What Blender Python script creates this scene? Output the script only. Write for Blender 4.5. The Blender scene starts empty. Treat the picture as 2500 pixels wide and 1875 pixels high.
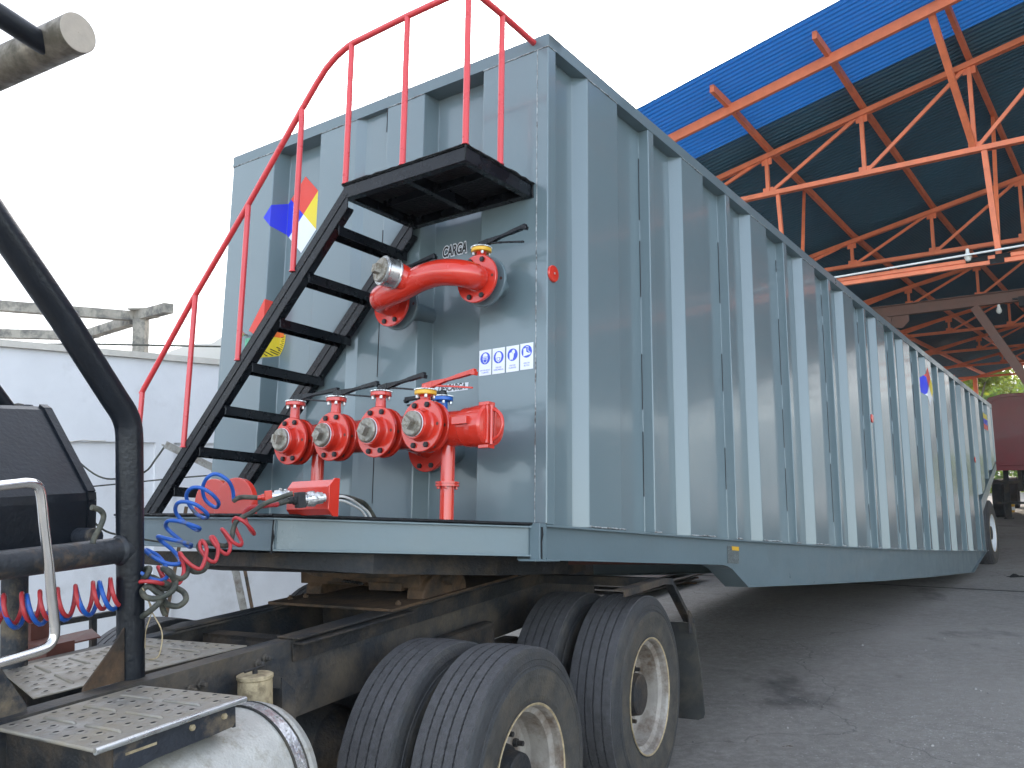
import bpy, bmesh, math, random
from mathutils import Vector, Matrix, noise
rnd = random.Random(7)
PI = math.pi
sc = bpy.context.scene
# ---------------- camera, sky, sun, exposure ----------------
def rad(a): return math.radians(a)
cd = bpy.data.cameras.new('camera'); cam = bpy.data.objects.new('camera', cd); sc.collection.objects.link(cam)
FW = Vector((0.0, math.cos(rad(6.0)), math.sin(rad(6.0)))); U0 = Vector((0.0, -math.sin(rad(6.0)), math.cos(rad(6.0)))); R0 = Vector((1, 0, 0))
ROLL = rad(-1.3)
RT = R0*math.cos(ROLL)+U0*math.sin(ROLL); UPV = U0*math.cos(ROLL)-R0*math.sin(ROLL)
m = Matrix((RT, UPV, -FW)).transposed().to_4x4(); m.translation = Vector((0, 0, 1.70))
cam.matrix_world = m
cd.sensor_width = 36.0; cd.lens = 2180/2500*36; cd.clip_start = 0.05; cd.clip_end = 6000
sc.camera = cam
SUN_EL, SUN_AZ = 22.0, 6.0
w = bpy.data.worlds.new('World'); sc.world = w; w.use_nodes = True
nt = w.node_tree; bg = nt.nodes['Background']
sky = nt.nodes.new('ShaderNodeTexSky'); sky.sky_type = 'NISHITA'; sky.sun_disc = False
sky.sun_elevation = rad(SUN_EL); sky.sun_rotation = rad(SUN_AZ); sky.air_density = 1.0; sky.dust_density = 1.2; sky.ozone_density = 1.0
hs = nt.nodes.new('ShaderNodeHueSaturation'); hs.inputs['Saturation'].default_value = .55; nt.links.new(sky.outputs[0], hs.inputs['Color']); nt.links.new(hs.outputs[0], bg.inputs[0]); bg.inputs[1].default_value = 0.15
sd = bpy.data.lights.new('sun', 'SUN'); sd.energy = 3.0; sd.angle = rad(0.6); sd.color = (1.0, 0.88, 0.72)
sun = bpy.data.objects.new('sun', sd); sc.collection.objects.link(sun)
sdir = Vector((math.sin(rad(SUN_AZ))*math.cos(rad(SUN_EL)), math.cos(rad(SUN_AZ))*math.cos(rad(SUN_EL)), math.sin(rad(SUN_EL))))
sun.rotation_mode = 'QUATERNION'; sun.rotation_quaternion = sdir.to_track_quat('Z', 'Y'); sun.location = sdir*50
sc.view_settings.view_transform = 'Standard'; sc.view_settings.look = 'None'; sc.view_settings.gamma = 1.0
sc.view_settings.exposure = 2.36
# ---------------- materials ----------------
def L(c):   # sRGB 0-255 -> linear
    return tuple(((x/255)/12.92 if x/255 <= .04045 else ((x/255+.055)/1.055)**2.4) for x in c)
def mat(name, col, rough=.5, metal=0.0, var=0.12, scale=6.0, col2=None, thr=(.45, .62), bump=0.0, bscale=60.0, coat=0.0, spec=None, rvar=0.12, emit=None, stretch=None, dscale=None):
    """procedural paint / metal: base colour mottled by noise, an optional second colour (rust, dust) in patches, fine bump"""
    m = bpy.data.materials.new(name); m.use_nodes = True; nt = m.node_tree; n = nt.nodes; l = nt.links
    b = n['Principled BSDF']
    b.inputs['Roughness'].default_value = rough; b.inputs['Metallic'].default_value = metal
    if coat: b.inputs['Coat Weight'].default_value = coat; b.inputs['Coat Roughness'].default_value = .08
    if spec is not None: b.inputs['Specular IOR Level'].default_value = spec
    tc = n.new('ShaderNodeTexCoord'); mp = n.new('ShaderNodeMapping'); l.new(tc.outputs['Object'], mp.inputs[0])
    if stretch: mp.inputs['Scale'].default_value = stretch
    nz = n.new('ShaderNodeTexNoise'); nz.inputs['Scale'].default_value = scale; nz.inputs['Detail'].default_value = 6; nz.inputs['Roughness'].default_value = .62
    l.new(mp.outputs[0], nz.inputs['Vector'])
    rp = n.new('ShaderNodeMapRange'); rp.inputs[1].default_value = .3; rp.inputs[2].default_value = .7; rp.inputs[3].default_value = 1-var; rp.inputs[4].default_value = 1+var
    l.new(nz.outputs[0], rp.inputs[0])
    mx = n.new('ShaderNodeMix'); mx.data_type = 'RGBA'; mx.blend_type = 'MULTIPLY'; mx.inputs[0].default_value = 1
    mx.inputs[6].default_value = (*col, 1)
    cb = n.new('ShaderNodeCombineColor'); [l.new(rp.outputs[0], cb.inputs[i]) for i in range(3)]
    l.new(cb.outputs[0], mx.inputs[7])
    out = mx.outputs[2]
    if col2:
        n2 = n.new('ShaderNodeTexNoise'); n2.inputs['Scale'].default_value = dscale or scale*.8; n2.inputs['Detail'].default_value = 8; n2.inputs['Roughness'].default_value = .7
        mp2 = n.new('ShaderNodeMapping'); mp2.inputs['Location'].default_value = (3.1, 7.7, 1.3); l.new(tc.outputs['Object'], mp2.inputs[0]); l.new(mp2.outputs[0], n2.inputs['Vector'])
        r2 = n.new('ShaderNodeMapRange'); r2.inputs[1].default_value = thr[0]; r2.inputs[2].default_value = thr[1]; l.new(n2.outputs[0], r2.inputs[0])
        m2 = n.new('ShaderNodeMix'); m2.data_type = 'RGBA'; l.new(r2.outputs[0], m2.inputs[0]); l.new(out, m2.inputs[6]); m2.inputs[7].default_value = (*col2, 1); out = m2.outputs[2]
        rr = n.new('ShaderNodeMix'); rr.data_type = 'FLOAT'; l.new(r2.outputs[0], rr.inputs[0]); rr.inputs[2].default_value = rough; rr.inputs[3].default_value = min(1, max(rough, .75)); l.new(rr.outputs[0], b.inputs['Roughness'])
        if metal:
            mm = n.new('ShaderNodeMix'); mm.data_type = 'FLOAT'; l.new(r2.outputs[0], mm.inputs[0]); mm.inputs[2].default_value = metal; mm.inputs[3].default_value = .1; l.new(mm.outputs[0], b.inputs['Metallic'])
    elif rvar:
        rr = n.new('ShaderNodeMapRange'); rr.inputs[1].default_value = .3; rr.inputs[2].default_value = .7; rr.inputs[3].default_value = max(.04, rough-rvar); rr.inputs[4].default_value = min(1, rough+rvar)
        l.new(nz.outputs[0], rr.inputs[0]); l.new(rr.outputs[0], b.inputs['Roughness'])
    l.new(out, b.inputs['Base Color'])
    if bump:
        nb = n.new('ShaderNodeTexNoise'); nb.inputs['Scale'].default_value = bscale; nb.inputs['Detail'].default_value = 4; l.new(mp.outputs[0], nb.inputs['Vector'])
        bp = n.new('ShaderNodeBump'); bp.inputs['Strength'].default_value = min(1, bump); bp.inputs['Distance'].default_value = .01; l.new(nb.outputs[0], bp.inputs['Height']); l.new(bp.outputs[0], b.inputs['Normal'])
    return m
M = {}
M['tank'] = mat('grey_tank_paint', (.145, .196, .214), .24, var=.02, scale=1.2, coat=.55, bump=.0, bscale=1.3, rvar=.02)
M['beam'] = mat('grey_beam_paint', (.118, .165, .184), .38, var=.07, scale=4, coat=.25, bump=.08, bscale=30)
M['weld'] = mat('weld_bead', (.42, .45, .46), .5, var=.5, scale=60, col2=(.12, .10, .09), dscale=25, bump=.8, bscale=90)
M['blackpaint'] = mat('black_gloss_paint', (.0045, .0055, .008), .28, var=.3, scale=8, spec=.35, bump=.1, bscale=30)
M['blackrough'] = mat('black_rough_paint', (.010, .011, .012), .6, spec=.3, var=.4, scale=30, bump=.9, bscale=60)
M['redpipe'] = mat('red_gloss_paint', (.60, .032, .016), .24, var=.07, scale=8, coat=.7, bump=.06, bscale=22, rvar=.05)
M['redrail'] = mat('red_rail_paint', (.66, .045, .05), .33, var=.06, scale=9, coat=.4)
M['plug'] = mat('cast_steel_plug', (.33, .31, .27), .5, .75, var=.3, scale=35, col2=(.16, .13, .09), thr=(.5, .6), dscale=28, bump=.4, bscale=70)
M['galv'] = mat('galvanised_collar', (.62, .63, .62), .3, .9, var=.12, scale=20)
M['bolt'] = mat('black_bolt', (.012, .013, .015), .5, var=.2, bump=.3)
M['yellow'] = mat('yellow_disc_paint', (.75, .42, .02), .4, coat=.3)
M['bluevalve'] = mat('blue_valve_paint', (.01, .12, .5), .4, coat=.3)
M['chrome'] = mat('polished_steel', (.78, .77, .75), .14, 1.0, var=.05, scale=10, rvar=.05)
M['alu'] = mat('aluminium_fitting', (.7, .7, .7), .3, .9, var=.25, scale=60, col2=(.12, .11, .08), thr=(.5, .65), dscale=45, bump=.3)
M['dustblack'] = mat('dusty_black_steel', (.018, .022, .03), .55, var=.3, scale=9, col2=(.21, .16, .10), thr=(.52, .72), dscale=5, bump=.35, bscale=80)
M['tube'] = mat('black_tube_paint', (.006, .0085, .013), .36, var=.25, spec=.35, scale=14, col2=(.05, .04, .03), thr=(.62, .80), dscale=7, bump=.18, bscale=70, coat=.1)
M['crosstube'] = mat('rusted_tube_paint', (.018, .021, .026), .45, var=.35, scale=14, col2=(.13, .085, .05), thr=(.52, .72), dscale=10, bump=.35, bscale=60)
M['pipegrey'] = mat('weathered_grey_pipe', (.21, .18, .14), .36, .65, var=.35, scale=14, col2=(.10, .085, .06), dscale=9, bump=.15, bscale=60)
M['cap'] = mat('pipe_end_cap', (.44, .38, .31), .55, .2, var=.12, scale=20, bump=.15)
M['rail'] = mat('dusty_chassis_rail', (.02, .024, .03), .6, var=.4, scale=6, col2=(.15, .115, .075), thr=(.40, .75), dscale=3.2, bump=.4, bscale=70)
M['raildark'] = mat('dirty_dark_chassis', (.014, .015, .017), .7, var=.4, scale=6, col2=(.085, .06, .038), thr=(.45, .7), dscale=4, bump=.5, bscale=60)
M['rust'] = mat('greasy_rusty_steel', (.10, .058, .03), .75, var=.35, scale=10, col2=(.03, .022, .016), dscale=5, bump=.6, bscale=40)
M['airtank'] = mat('scuffed_silver_tank', (.52, .51, .47), .42, .35, var=.15, scale=9, col2=(.27, .235, .18), thr=(.50, .70), dscale=12, bump=.25, bscale=120)
M['canister'] = mat('dusty_cream_canister', (.45, .36, .22), .7, var=.2, scale=14, col2=(.22, .17, .10), dscale=18, bump=.3)
M['hoseblue'] = mat('blue_coil_hose', (.015, .10, .42), .38, var=.15, scale=20, col2=(.12, .12, .11), thr=(.56, .66), dscale=14)
M['hosered'] = mat('red_coil_hose', (.45, .035, .04), .38, var=.15, scale=20, col2=(.10, .06, .05), thr=(.62, .72), dscale=14)
M['cable'] = mat('dirty_black_cable', (.03, .034, .028), .6, var=.3, scale=20, col2=(.10, .095, .07), dscale=18, bump=.3)
M['white'] = mat('white_cable', (.75, .75, .72), .5, var=.05)
M['primer'] = mat('red_oxide_primer', (.10, .028, .018), .6, var=.3, scale=5)
M['orange'] = mat('orange_steel_paint', (.74, .19, .08), .5, var=.14, scale=5, col2=(.36, .09, .05), thr=(.62, .85), dscale=3)
M['brownsteel'] = mat('brown_steel_paint', (.15, .075, .055), .6, var=.15, scale=4)
M['blueroof'] = mat('blue_roof_sheet', (.02, .17, .58), .45, var=.06, scale=1.2)
def translucent(m, c, f):
    nt = m.node_tree; t = nt.nodes.new('ShaderNodeBsdfTranslucent'); t.inputs[0].default_value = (*c, 1); x = nt.nodes.new('ShaderNodeMixShader'); x.inputs[0].default_value = f
    nt.links.new(nt.nodes['Principled BSDF'].outputs[0], x.inputs[1]); nt.links.new(t.outputs[0], x.inputs[2]); nt.links.new(x.outputs[0], nt.nodes['Material Output'].inputs[0])
translucent(M['blueroof'], (.012, .14, .42), .20)
M['tealroof'] = mat('dark_roof_sheet', (.028, .10, .15), .5, var=.2, scale=.9, stretch=(1, .25, 1))
M['wall'] = mat('white_rendered_wall', (.72, .72, .74), .85, var=.06, scale=1.6, col2=(.54, .53, .53), thr=(.54, .8), dscale=1.3, bump=.25, bscale=22)
M['coping'] = mat('concrete_coping', (.60, .56, .50), .85, var=.12, scale=6, col2=(.36, .34, .31), thr=(.6, .75), bump=.4, bscale=25)
M['conc'] = mat('weathered_concrete', (.30, .28, .24), .9, var=.3, scale=3, col2=(.09, .09, .085), thr=(.45, .62), dscale=2.2, bump=.6, bscale=14, stretch=(1, 1, .35))
M['maroon'] = mat('maroon_tank_paint', (.22, .014, .022), .4, var=.15, scale=2, coat=.2)
M['trunk'] = mat('tree_bark', (.10, .075, .05), .9, var=.3, scale=8, bump=.6)
M['signwhite'] = mat('sticker_white', (.78, .80, .85), .35, var=.02)
M['signblue'] = mat('sticker_blue', (.045, .09, .62), .35, var=.03)
M['sblue'] = mat('placard_blue', (.02, .035, .62), .5, var=.03)
M['sred'] = mat('placard_red', (.72, .06, .04), .5, var=.03)
M['syellow'] = mat('placard_yellow', (.80, .62, .03), .5, var=.03)
M['sorange'] = mat('dial_orange', (.80, .18, .03), .3, var=.03, coat=.4)
M['sgreen'] = mat('dial_green', (.05, .38, .20), .3, var=.03, coat=.4)
M['ink'] = mat('black_ink', (.012, .012, .014), .4, var=.02)
M['rim'] = mat('white_rim_paint', (.34, .31, .275), .45, var=.2, scale=9, col2=(.12, .075, .045), thr=(.46, .66), dscale=5, bump=.2, bscale=60, coat=.1)
M['rimwhite'] = mat('clean_white_rim', (.7, .72, .74), .4, var=.06, scale=9)
M['rimlip'] = mat('worn_rim_lip', (.42, .33, .20), .5, .2, var=.4, scale=30)
M['plate'] = mat('dusty_steel_plate', (.30, .285, .26), .40, .6, var=.15, scale=14, col2=(.27, .225, .16), thr=(.35, .70), dscale=7, bump=.12, bscale=60)
M['dark'] = mat('deep_black', (.006, .006, .006), .9, var=.1)
M['mud'] = mat('rubber_mudflap', (.03, .031, .03), .8, var=.3, scale=5, col2=(.075, .065, .05), dscale=3)
M['angle'] = mat('galvanised_angle', (.40, .38, .35), .55, .3, var=.25, scale=14, col2=(.17, .12, .09), thr=(.5, .7))
M['sheetsteel'] = mat('rusty_plate_steel', (.10, .085, .075), .6, .2, var=.3, scale=3, col2=(.22, .10, .05), thr=(.55, .75), dscale=2.5)
M['stone'] = mat('pale_stone', (.36, .34, .32), .9, var=.5, scale=3, col2=(.12, .11, .11), dscale=6)
M['bulb'] = mat('bulb_glass', (.6, .6, .55), .3)
M['oldlabel'] = mat('faded_label', (.13, .15, .15), .5, var=.5, scale=90, col2=(.05, .06, .06), dscale=120)
def tyre_mat():
    m = mat('worn_tyre_rubber', (.034, .035, .037), .68, var=.22, scale=14, col2=(.075, .066, .054), thr=(.46, .74), dscale=5, bump=.5, bscale=110)
    return m
M['tyre'] = tyre_mat()
def tread_mat():
    return mat('worn_tread_rubber', (.066, .064, .066), .62, var=.25, scale=26, col2=(.10, .10, .11), thr=(.5, .75), dscale=40, bump=.8, bscale=160)
M['tread'] = tread_mat()
M['tyredust'] = mat('dusty_sidewall_rubber', (.050, .047, .042), .8, var=.3, scale=12, col2=(.085, .072, .055), thr=(.44, .66), dscale=9, bump=.4, bscale=90)
def ground_mat():
    m = bpy.data.materials.new('oily_concrete_yard'); m.use_nodes = True; nt = m.node_tree; n = nt.nodes; l = nt.links; b = n['Principled BSDF']
    tc = n.new('ShaderNodeTexCoord')
    def nz(s, d=6, r=.6, loc=(0, 0, 0), sc=(1, 1, 1)):
        mp = n.new('ShaderNodeMapping'); mp.inputs['Location'].default_value = loc; mp.inputs['Scale'].default_value = sc; l.new(tc.outputs['Object'], mp.inputs[0])
        t = n.new('ShaderNodeTexNoise'); t.inputs['Scale'].default_value = s; t.inputs['Detail'].default_value = d; t.inputs['Roughness'].default_value = r; l.new(mp.outputs[0], t.inputs['Vector']); return t.outputs[0]
    def mr(i, a, c, d, e):
        r = n.new('ShaderNodeMapRange'); r.inputs[1].default_value = a; r.inputs[2].default_value = c; r.inputs[3].default_value = d; r.inputs[4].default_value = e; l.new(i, r.inputs[0]); return r.outputs[0]
    def mixc(f, a, c, bl='MIX'):
        x = n.new('ShaderNodeMix'); x.data_type = 'RGBA'; x.blend_type = bl; l.new(f, x.inputs[0])
        for i, v in ((6, a), (7, c)):
            if hasattr(v, 'links') or hasattr(v, 'is_linked'): l.new(v, x.inputs[i])
            else: x.inputs[i].default_value = (*v, 1)
        return x.outputs[2]
    big = mr(nz(.35, 5, .6), .35, .68, 0, 1)
    c = mixc(big, (.205, .188, .168), (.325, .30, .27))
    fine = mr(nz(14, 8, .75, (5, 2, 0)), .42, .66, 0, .75)
    c = mixc(fine, c, (.37, .345, .315)); 
    # mottle factor is weakened by mixing back
    oil = mr(nz(.9, 5, .65, (11, 3, 0), (1, .6, 1)), .60, .75, 0, .8)
    c = mixc(oil, c, (.028, .027, .028))
    peb = mr(nz(48, 3, .5, (1, 9, 0)), .62, .70, 0, 1)
    patch = mr(nz(.55, 3, .5, (21, 8, 0)), .38, .58, .1, .9)
    mm = n.new('ShaderNodeMath'); mm.operation = 'MULTIPLY'; l.new(peb, mm.inputs[0]); l.new(patch, mm.inputs[1])
    c = mixc(mm.outputs[0], c, (.50, .48, .46))
    # fine dark cracks: a thin band of a distorted voronoi distance
    vd = n.new('ShaderNodeTexVoronoi'); vd.feature = 'DISTANCE_TO_EDGE'; vd.inputs['Scale'].default_value = .28
    mp = n.new('ShaderNodeMapping'); l.new(tc.outputs['Object'], mp.inputs[0]); 
    nn = n.new('ShaderNodeTexNoise'); nn.inputs['Scale'].default_value = 1.4; nn.inputs['Detail'].default_value = 6; l.new(tc.outputs['Object'], nn.inputs['Vector'])
    ad = n.new('ShaderNodeMix'); ad.data_type = 'RGBA'; ad.blend_type = 'ADD'; ad.inputs[0].default_value = .9; l.new(mp.outputs[0], ad.inputs[6]); l.new(nn.outputs[1], ad.inputs[7]); l.new(ad.outputs[2], vd.inputs['Vector'])
    cr = mr(vd.outputs['Distance'], .0, .0030, .45, 0)
    c = mixc(cr, c, (.03, .03, .03))
    l.new(c, b.inputs['Base Color'])
    rg = mr(nz(2.2, 5), .3, .7, .62, .9); l.new(rg, b.inputs['Roughness'])
    bp = n.new('ShaderNodeBump'); bp.inputs['Strength'].default_value = .9; bp.inputs['Distance'].default_value = .02; l.new(nz(45, 8, .75), bp.inputs['Height']); l.new(bp.outputs[0], b.inputs['Normal'])
    return m
M['ground'] = ground_mat()
def leaf_mat(name, c):
    m = mat(name, c, .55, var=.35, scale=.8)
    b = m.node_tree.nodes['Principled BSDF']; b.inputs['Transmission Weight'].default_value = 0
    nt = m.node_tree; tr = nt.nodes.new('ShaderNodeBsdfTranslucent'); tr.inputs[0].default_value = (c[0]*1.6, c[1]*1.5, c[2]*.7, 1)
    ad = nt.nodes.new('ShaderNodeMixShader'); ad.inputs[0].default_value = .45
    nt.links.new(b.outputs[0], ad.inputs[1]); nt.links.new(tr.outputs[0], ad.inputs[2]); nt.links.new(ad.outputs[0], nt.nodes['Material Output'].inputs[0]); return m
M['leaf'] = leaf_mat('sunlit_leaves', (.20, .25, .04)); M['leaf2'] = leaf_mat('dull_leaves', (.13, .20, .06))
M['hill'] = mat('far_hill_forest', (.10, .14, .10), .9, var=.2, scale=.01)
# ---------------- mesh helpers ----------------
class MB:
    def __init__(s): s.v = []; s.f = []; s.sm = []; s.mi = []
    def add(s, vs, fs, smooth=False, mi=0):
        o = len(s.v); s.v += [tuple(x) for x in vs]; s.f += [tuple(o+i for i in f) for f in fs]; s.sm += [smooth]*len(fs); s.mi += [mi]*len(fs)
    def box(s, a, b, mi=0):
        x0, y0, z0 = (min(a[i], b[i]) for i in range(3)); x1, y1, z1 = (max(a[i], b[i]) for i in range(3))
        s.add([(x0, y0, z0), (x1, y0, z0), (x1, y1, z0), (x0, y1, z0), (x0, y0, z1), (x1, y0, z1), (x1, y1, z1), (x0, y1, z1)],
              [(0, 3, 2, 1), (4, 5, 6, 7), (0, 1, 5, 4), (1, 2, 6, 5), (2, 3, 7, 6), (3, 0, 4, 7)], mi=mi)
    def bar(s, p, q, w, h, up=(0, 0, 1), mi=0):
        p = Vector(p); q = Vector(q); d = (q-p).normalized(); up = Vector(up)
        x = d.cross(up)
        if x.length < 1e-4: x = d.cross(Vector((1, 0, 0)))
        x.normalize(); y = x.cross(d).normalized(); vs = []
        for c in (p, q):
            for sx, sy in ((-1, -1), (1, -1), (1, 1), (-1, 1)): vs.append(c+x*(w/2*sx)+y*(h/2*sy))
        s.add(vs, [(3, 2, 1, 0), (4, 5, 6, 7), (0, 1, 5, 4), (1, 2, 6, 5), (2, 3, 7, 6), (3, 0, 4, 7)], mi=mi)
    def prism(s, poly, vec, mi=0):
        """closed planar polygon (3-D points) extruded by vec"""
        n = len(poly); P = [Vector(p) for p in poly]; V = Vector(vec)
        nrm = Vector((0, 0, 0))
        for i in range(n): a = P[i]; b = P[(i+1) % n]; nrm += a.cross(b)
        if nrm.dot(V) > 0: P = P[::-1]
        s.add([*P, *[p+V for p in P]], [tuple(range(n)), tuple(range(2*n-1, n-1, -1))]+[(i, i+n, (i+1) % n+n, (i+1) % n) for i in range(n)], mi=mi)
    def tube(s, pts, r, seg=12, cap=True, mi=0, smooth=True):
        P = [Vector(p) for p in pts]; n = len(P); rs = r if isinstance(r, (list, tuple)) else [r]*n
        T = [(P[min(i+1, n-1)]-P[max(i-1, 0)]).normalized() for i in range(n)]
        x = T[0].cross(Vector((0, 0, 1)))
        if x.length < .05: x = T[0].cross(Vector((1, 0, 0)))
        x.normalize(); vs = []
        for i in range(n):
            x = (x-T[i]*x.dot(T[i])).normalized(); y = T[i].cross(x)
            for k in range(seg): a = 2*PI*k/seg; vs.append(P[i]+(x*math.cos(a)+y*math.sin(a))*rs[i])
        fs = [(i*seg+k, i*seg+(k+1) % seg, (i+1)*seg+(k+1) % seg, (i+1)*seg+k) for i in range(n-1) for k in range(seg)]
        s.add(vs, fs, smooth, mi)
        if cap:
            s.add(vs[:seg], [tuple(range(seg-1, -1, -1))], False, mi); s.add(vs[-seg:], [tuple(range(seg))], False, mi)
    def lathe(s, c, ax, prof, seg=48, mi=0, smooth=True, mif=None):
        """prof: list of (along axis, radius)"""
        c = Vector(c); a = Vector(ax).normalized(); x = a.cross(Vector((0, 0, 1)))
        if x.length < .05: x = a.cross(Vector((1, 0, 0)))
        x.normalize(); y = a.cross(x); n = len(prof)
        for i in range(n-1):
            vs = []
            for t, r in (prof[i], prof[i+1]):
                for k in range(seg): g = 2*PI*k/seg; vs.append(c+a*t+(x*math.cos(g)+y*math.sin(g))*max(r, 1e-5))
            s.add(vs, [(k, (k+1) % seg, (k+1) % seg+seg, k+seg) for k in range(seg)], smooth, mif(i) if mif else mi)
    def build(s, name, m, parent=None, bevel=0, label=None, xf=None, weld=False):
        me = bpy.data.meshes.new(name); vs = [xf(v) for v in s.v] if xf else s.v
        me.from_pydata(vs, [], s.f); 
        ms = m if isinstance(m, (list, tuple)) else [m]
        for k in ms: me.materials.append(M[k])
        me.polygons.foreach_set('use_smooth', s.sm); me.polygons.foreach_set('material_index', s.mi); me.update()
        if weld:
            bm_ = bmesh.new(); bm_.from_mesh(me); bmesh.ops.remove_doubles(bm_, verts=bm_.verts, dist=.0004); bm_.to_mesh(me); bm_.free()
        o = bpy.data.objects.new(name, me); sc.collection.objects.link(o)
        if parent: o.parent = parent
        if bevel:
            b = o.modifiers.new('bevel', 'BEVEL'); b.width = bevel; b.segments = 2; b.limit_method = 'ANGLE'; b.angle_limit = rad(35)
        if label: o['label'] = label
        return o
def tag(o, label, cat, group=None, kind=None):
    if label: o['label'] = label
    if cat: o['category'] = cat
    if group: o['group'] = group
    if kind: o['kind'] = kind
    return o
def root(name, label, cat, mtx=None, loc=(0, 0, 0), group=None):
    o = bpy.data.objects.new(name, None); sc.collection.objects.link(o); o.empty_display_size = .3
    if mtx is not None: o.matrix_world = mtx
    else: o.location = loc
    return tag(o, label, cat, group)
def copy_tree(o, parent=None):
    kids = [c for c in sc.collection.objects if c.parent == o]
    c = o.copy(); sc.collection.objects.link(c)
    if parent: c.parent = parent
    for k in kids: copy_tree(k, c)
    return c
def frame(cols, t):
    m = Matrix(cols).to_4x4(); m.translation = Vector(t); return m
def cr(P, n=5):
    P = [Vector(p) for p in P]; out = []
    for i in range(len(P)-1):
        a = P[max(i-1, 0)]; b = P[i]; c = P[i+1]; d = P[min(i+2, len(P)-1)]
        for k in range(n):
            t = k/n; out.append(.5*((2*b)+(c-a)*t+(2*a-5*b+4*c-d)*t*t+(3*b-a-3*c+d)*t**3))
    out.append(P[-1]); return out
def text_mesh(name, body, m, parent, mtx, size, shear=0, offset=0, extrude=.0004, align='CENTER', label=None, space=1.0):
    cu = bpy.data.curves.new(name, 'FONT'); cu.body = body; cu.size = size; cu.shear = shear; cu.offset = offset; cu.extrude = extrude; cu.align_x = align; cu.align_y = 'CENTER'; cu.space_character = space
    t = bpy.data.objects.new(name, cu); sc.collection.objects.link(t)
    dg = bpy.context.evaluated_depsgraph_get(); me = bpy.data.meshes.new_from_object(t.evaluated_get(dg)); bpy.data.objects.remove(t); bpy.data.curves.remove(cu)
    me.transform(mtx); me.materials.clear(); me.materials.append(M[m]); me.name = name
    o = bpy.data.objects.new(name, me); sc.collection.objects.link(o)
    if parent: o.parent = parent
    if label: o['label'] = label
    return o
# ---------------- the tank trailer (local axes: u to the rear, v to its left, w up; origin at front right bottom corner of the tank) ----------------
TT = (0.1466, 4.2112, 1.4832)
TRM = ((0.58611, -0.80956, 0.03302), (0.80568, 0.58665, 0.08204), (-0.08578, -0.02148, 0.99608))
TL, TH, TW = 13.95, 2.515, 2.6
TR_M = frame(TRM, TT)
trailer = root('tank_trailer', 'long grey-blue ribbed steel tank semitrailer hitched to the black truck', 'trailer', TR_M)
def sag(v):
    x = min(max(v[0]/14.0, 0), 1); return (v[0], v[1], v[2]-.05*4*x*(1-x))
RD = .068
def side_profile():
    P = [(0, 0), (.072, 0), (.074, RD)]; o = .345; k = 0
    P += [(.330, RD), (.385, 0), (.72, 0), (.722, RD)]
    for k in range(12):
        a = 1.098+1.187*k
        if a > 13.3: break
        P += [(a-.002, RD), (a, 0), (a+.074, 0), (a+.076, RD)]
        if a+.8 > 13.8: break
        P += [(a+.410, RD), (a+.465, 0), (a+.80, 0), (a+.802, RD)]
    P += [(TL-.09, RD), (TL-.08, 0), (TL, 0)]
    return P
def wbot(u):
    return 0 if u < 12.05 else min(.80+(u-12.05)*.39, 1.55)
b = MB(); P = side_profile()
def wall_strip(b, P, fn, zt):
    for (a, c) in zip(P[:-1], P[1:]):
        b.add([fn(a, wbot(a[0]) if fn is f_side else 0), fn(c, wbot(c[0]) if fn is f_side else 0), fn(c, zt), fn(a, zt)], [(0, 1, 2, 3)])
f_side = lambda q, z: (q[0], q[1], z)
# split long verticals so the sag is followed, and cut the wheel recess
PP = []
for a, c in zip(P[:-1], P[1:]):
    PP.append(a)
    if a[0] < 12.05 < c[0]: t = (12.05-a[0])/(c[0]-a[0]); y = a[1]+(c[1]-a[1])*t; PP += [(12.05, y), (12.0501, y)]
PP.append(P[-1])
wall_strip(b, PP, f_side, TH-.05)
f_left = lambda q, z: (q[0], TW-q[1], z)
for a, c in zip(P[:-1], P[1:]): b.add([f_left(c, 0), f_left(a, 0), f_left(a, TH-.05), f_left(c, TH-.05)], [(0, 1, 2, 3)])
FP = [(0, 0), (.424, 0), (.426, .11), (.835, .11), (.853, 0), (1.143, 0), (1.150, .03), (1.300, .035), (1.345, .035), (1.40, 0), (1.722, 0), (1.724, .11), (2.13, .11), (2.165, 0), (TW, 0)]
for a, c in zip(FP[:-1], FP[1:]): b.add([(c[1], c[0], 0), (a[1], a[0], 0), (a[1], a[0], TH-.05), (c[1], c[0], TH-.05)], [(0, 1, 2, 3)])
b.add([(TL, 0, 1.5), (TL, TW, 1.5), (TL, TW, TH-.05), (TL, 0, TH-.05)], [(0, 1, 2, 3)])
b.add([(.11, RD, TH-.06), (TL, RD, TH-.06), (TL, TW-RD, TH-.06), (.11, TW-RD, TH-.06)], [(0, 1, 2, 3)])
shell = b.build('tank_shell', 'tank', trailer, bevel=.005, xf=sag, weld=True)
b = MB(); n = 28
for i in range(n):
    u0, u1 = TL*i/n, TL*(i+1)/n
    b.box((u0, -.003, TH-.070), (u1, .11, TH)); b.box((u0, TW-.11, TH-.07), (u1, TW+.003, TH))
b.box((-.003, -.003, TH-.070), (.115, TW+.003, TH+.001)); b.box((TL-.1, 0, TH-.07), (TL+.003, TW, TH+.001))
b.build('top_rail', 'beam', trailer, xf=sag)
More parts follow.
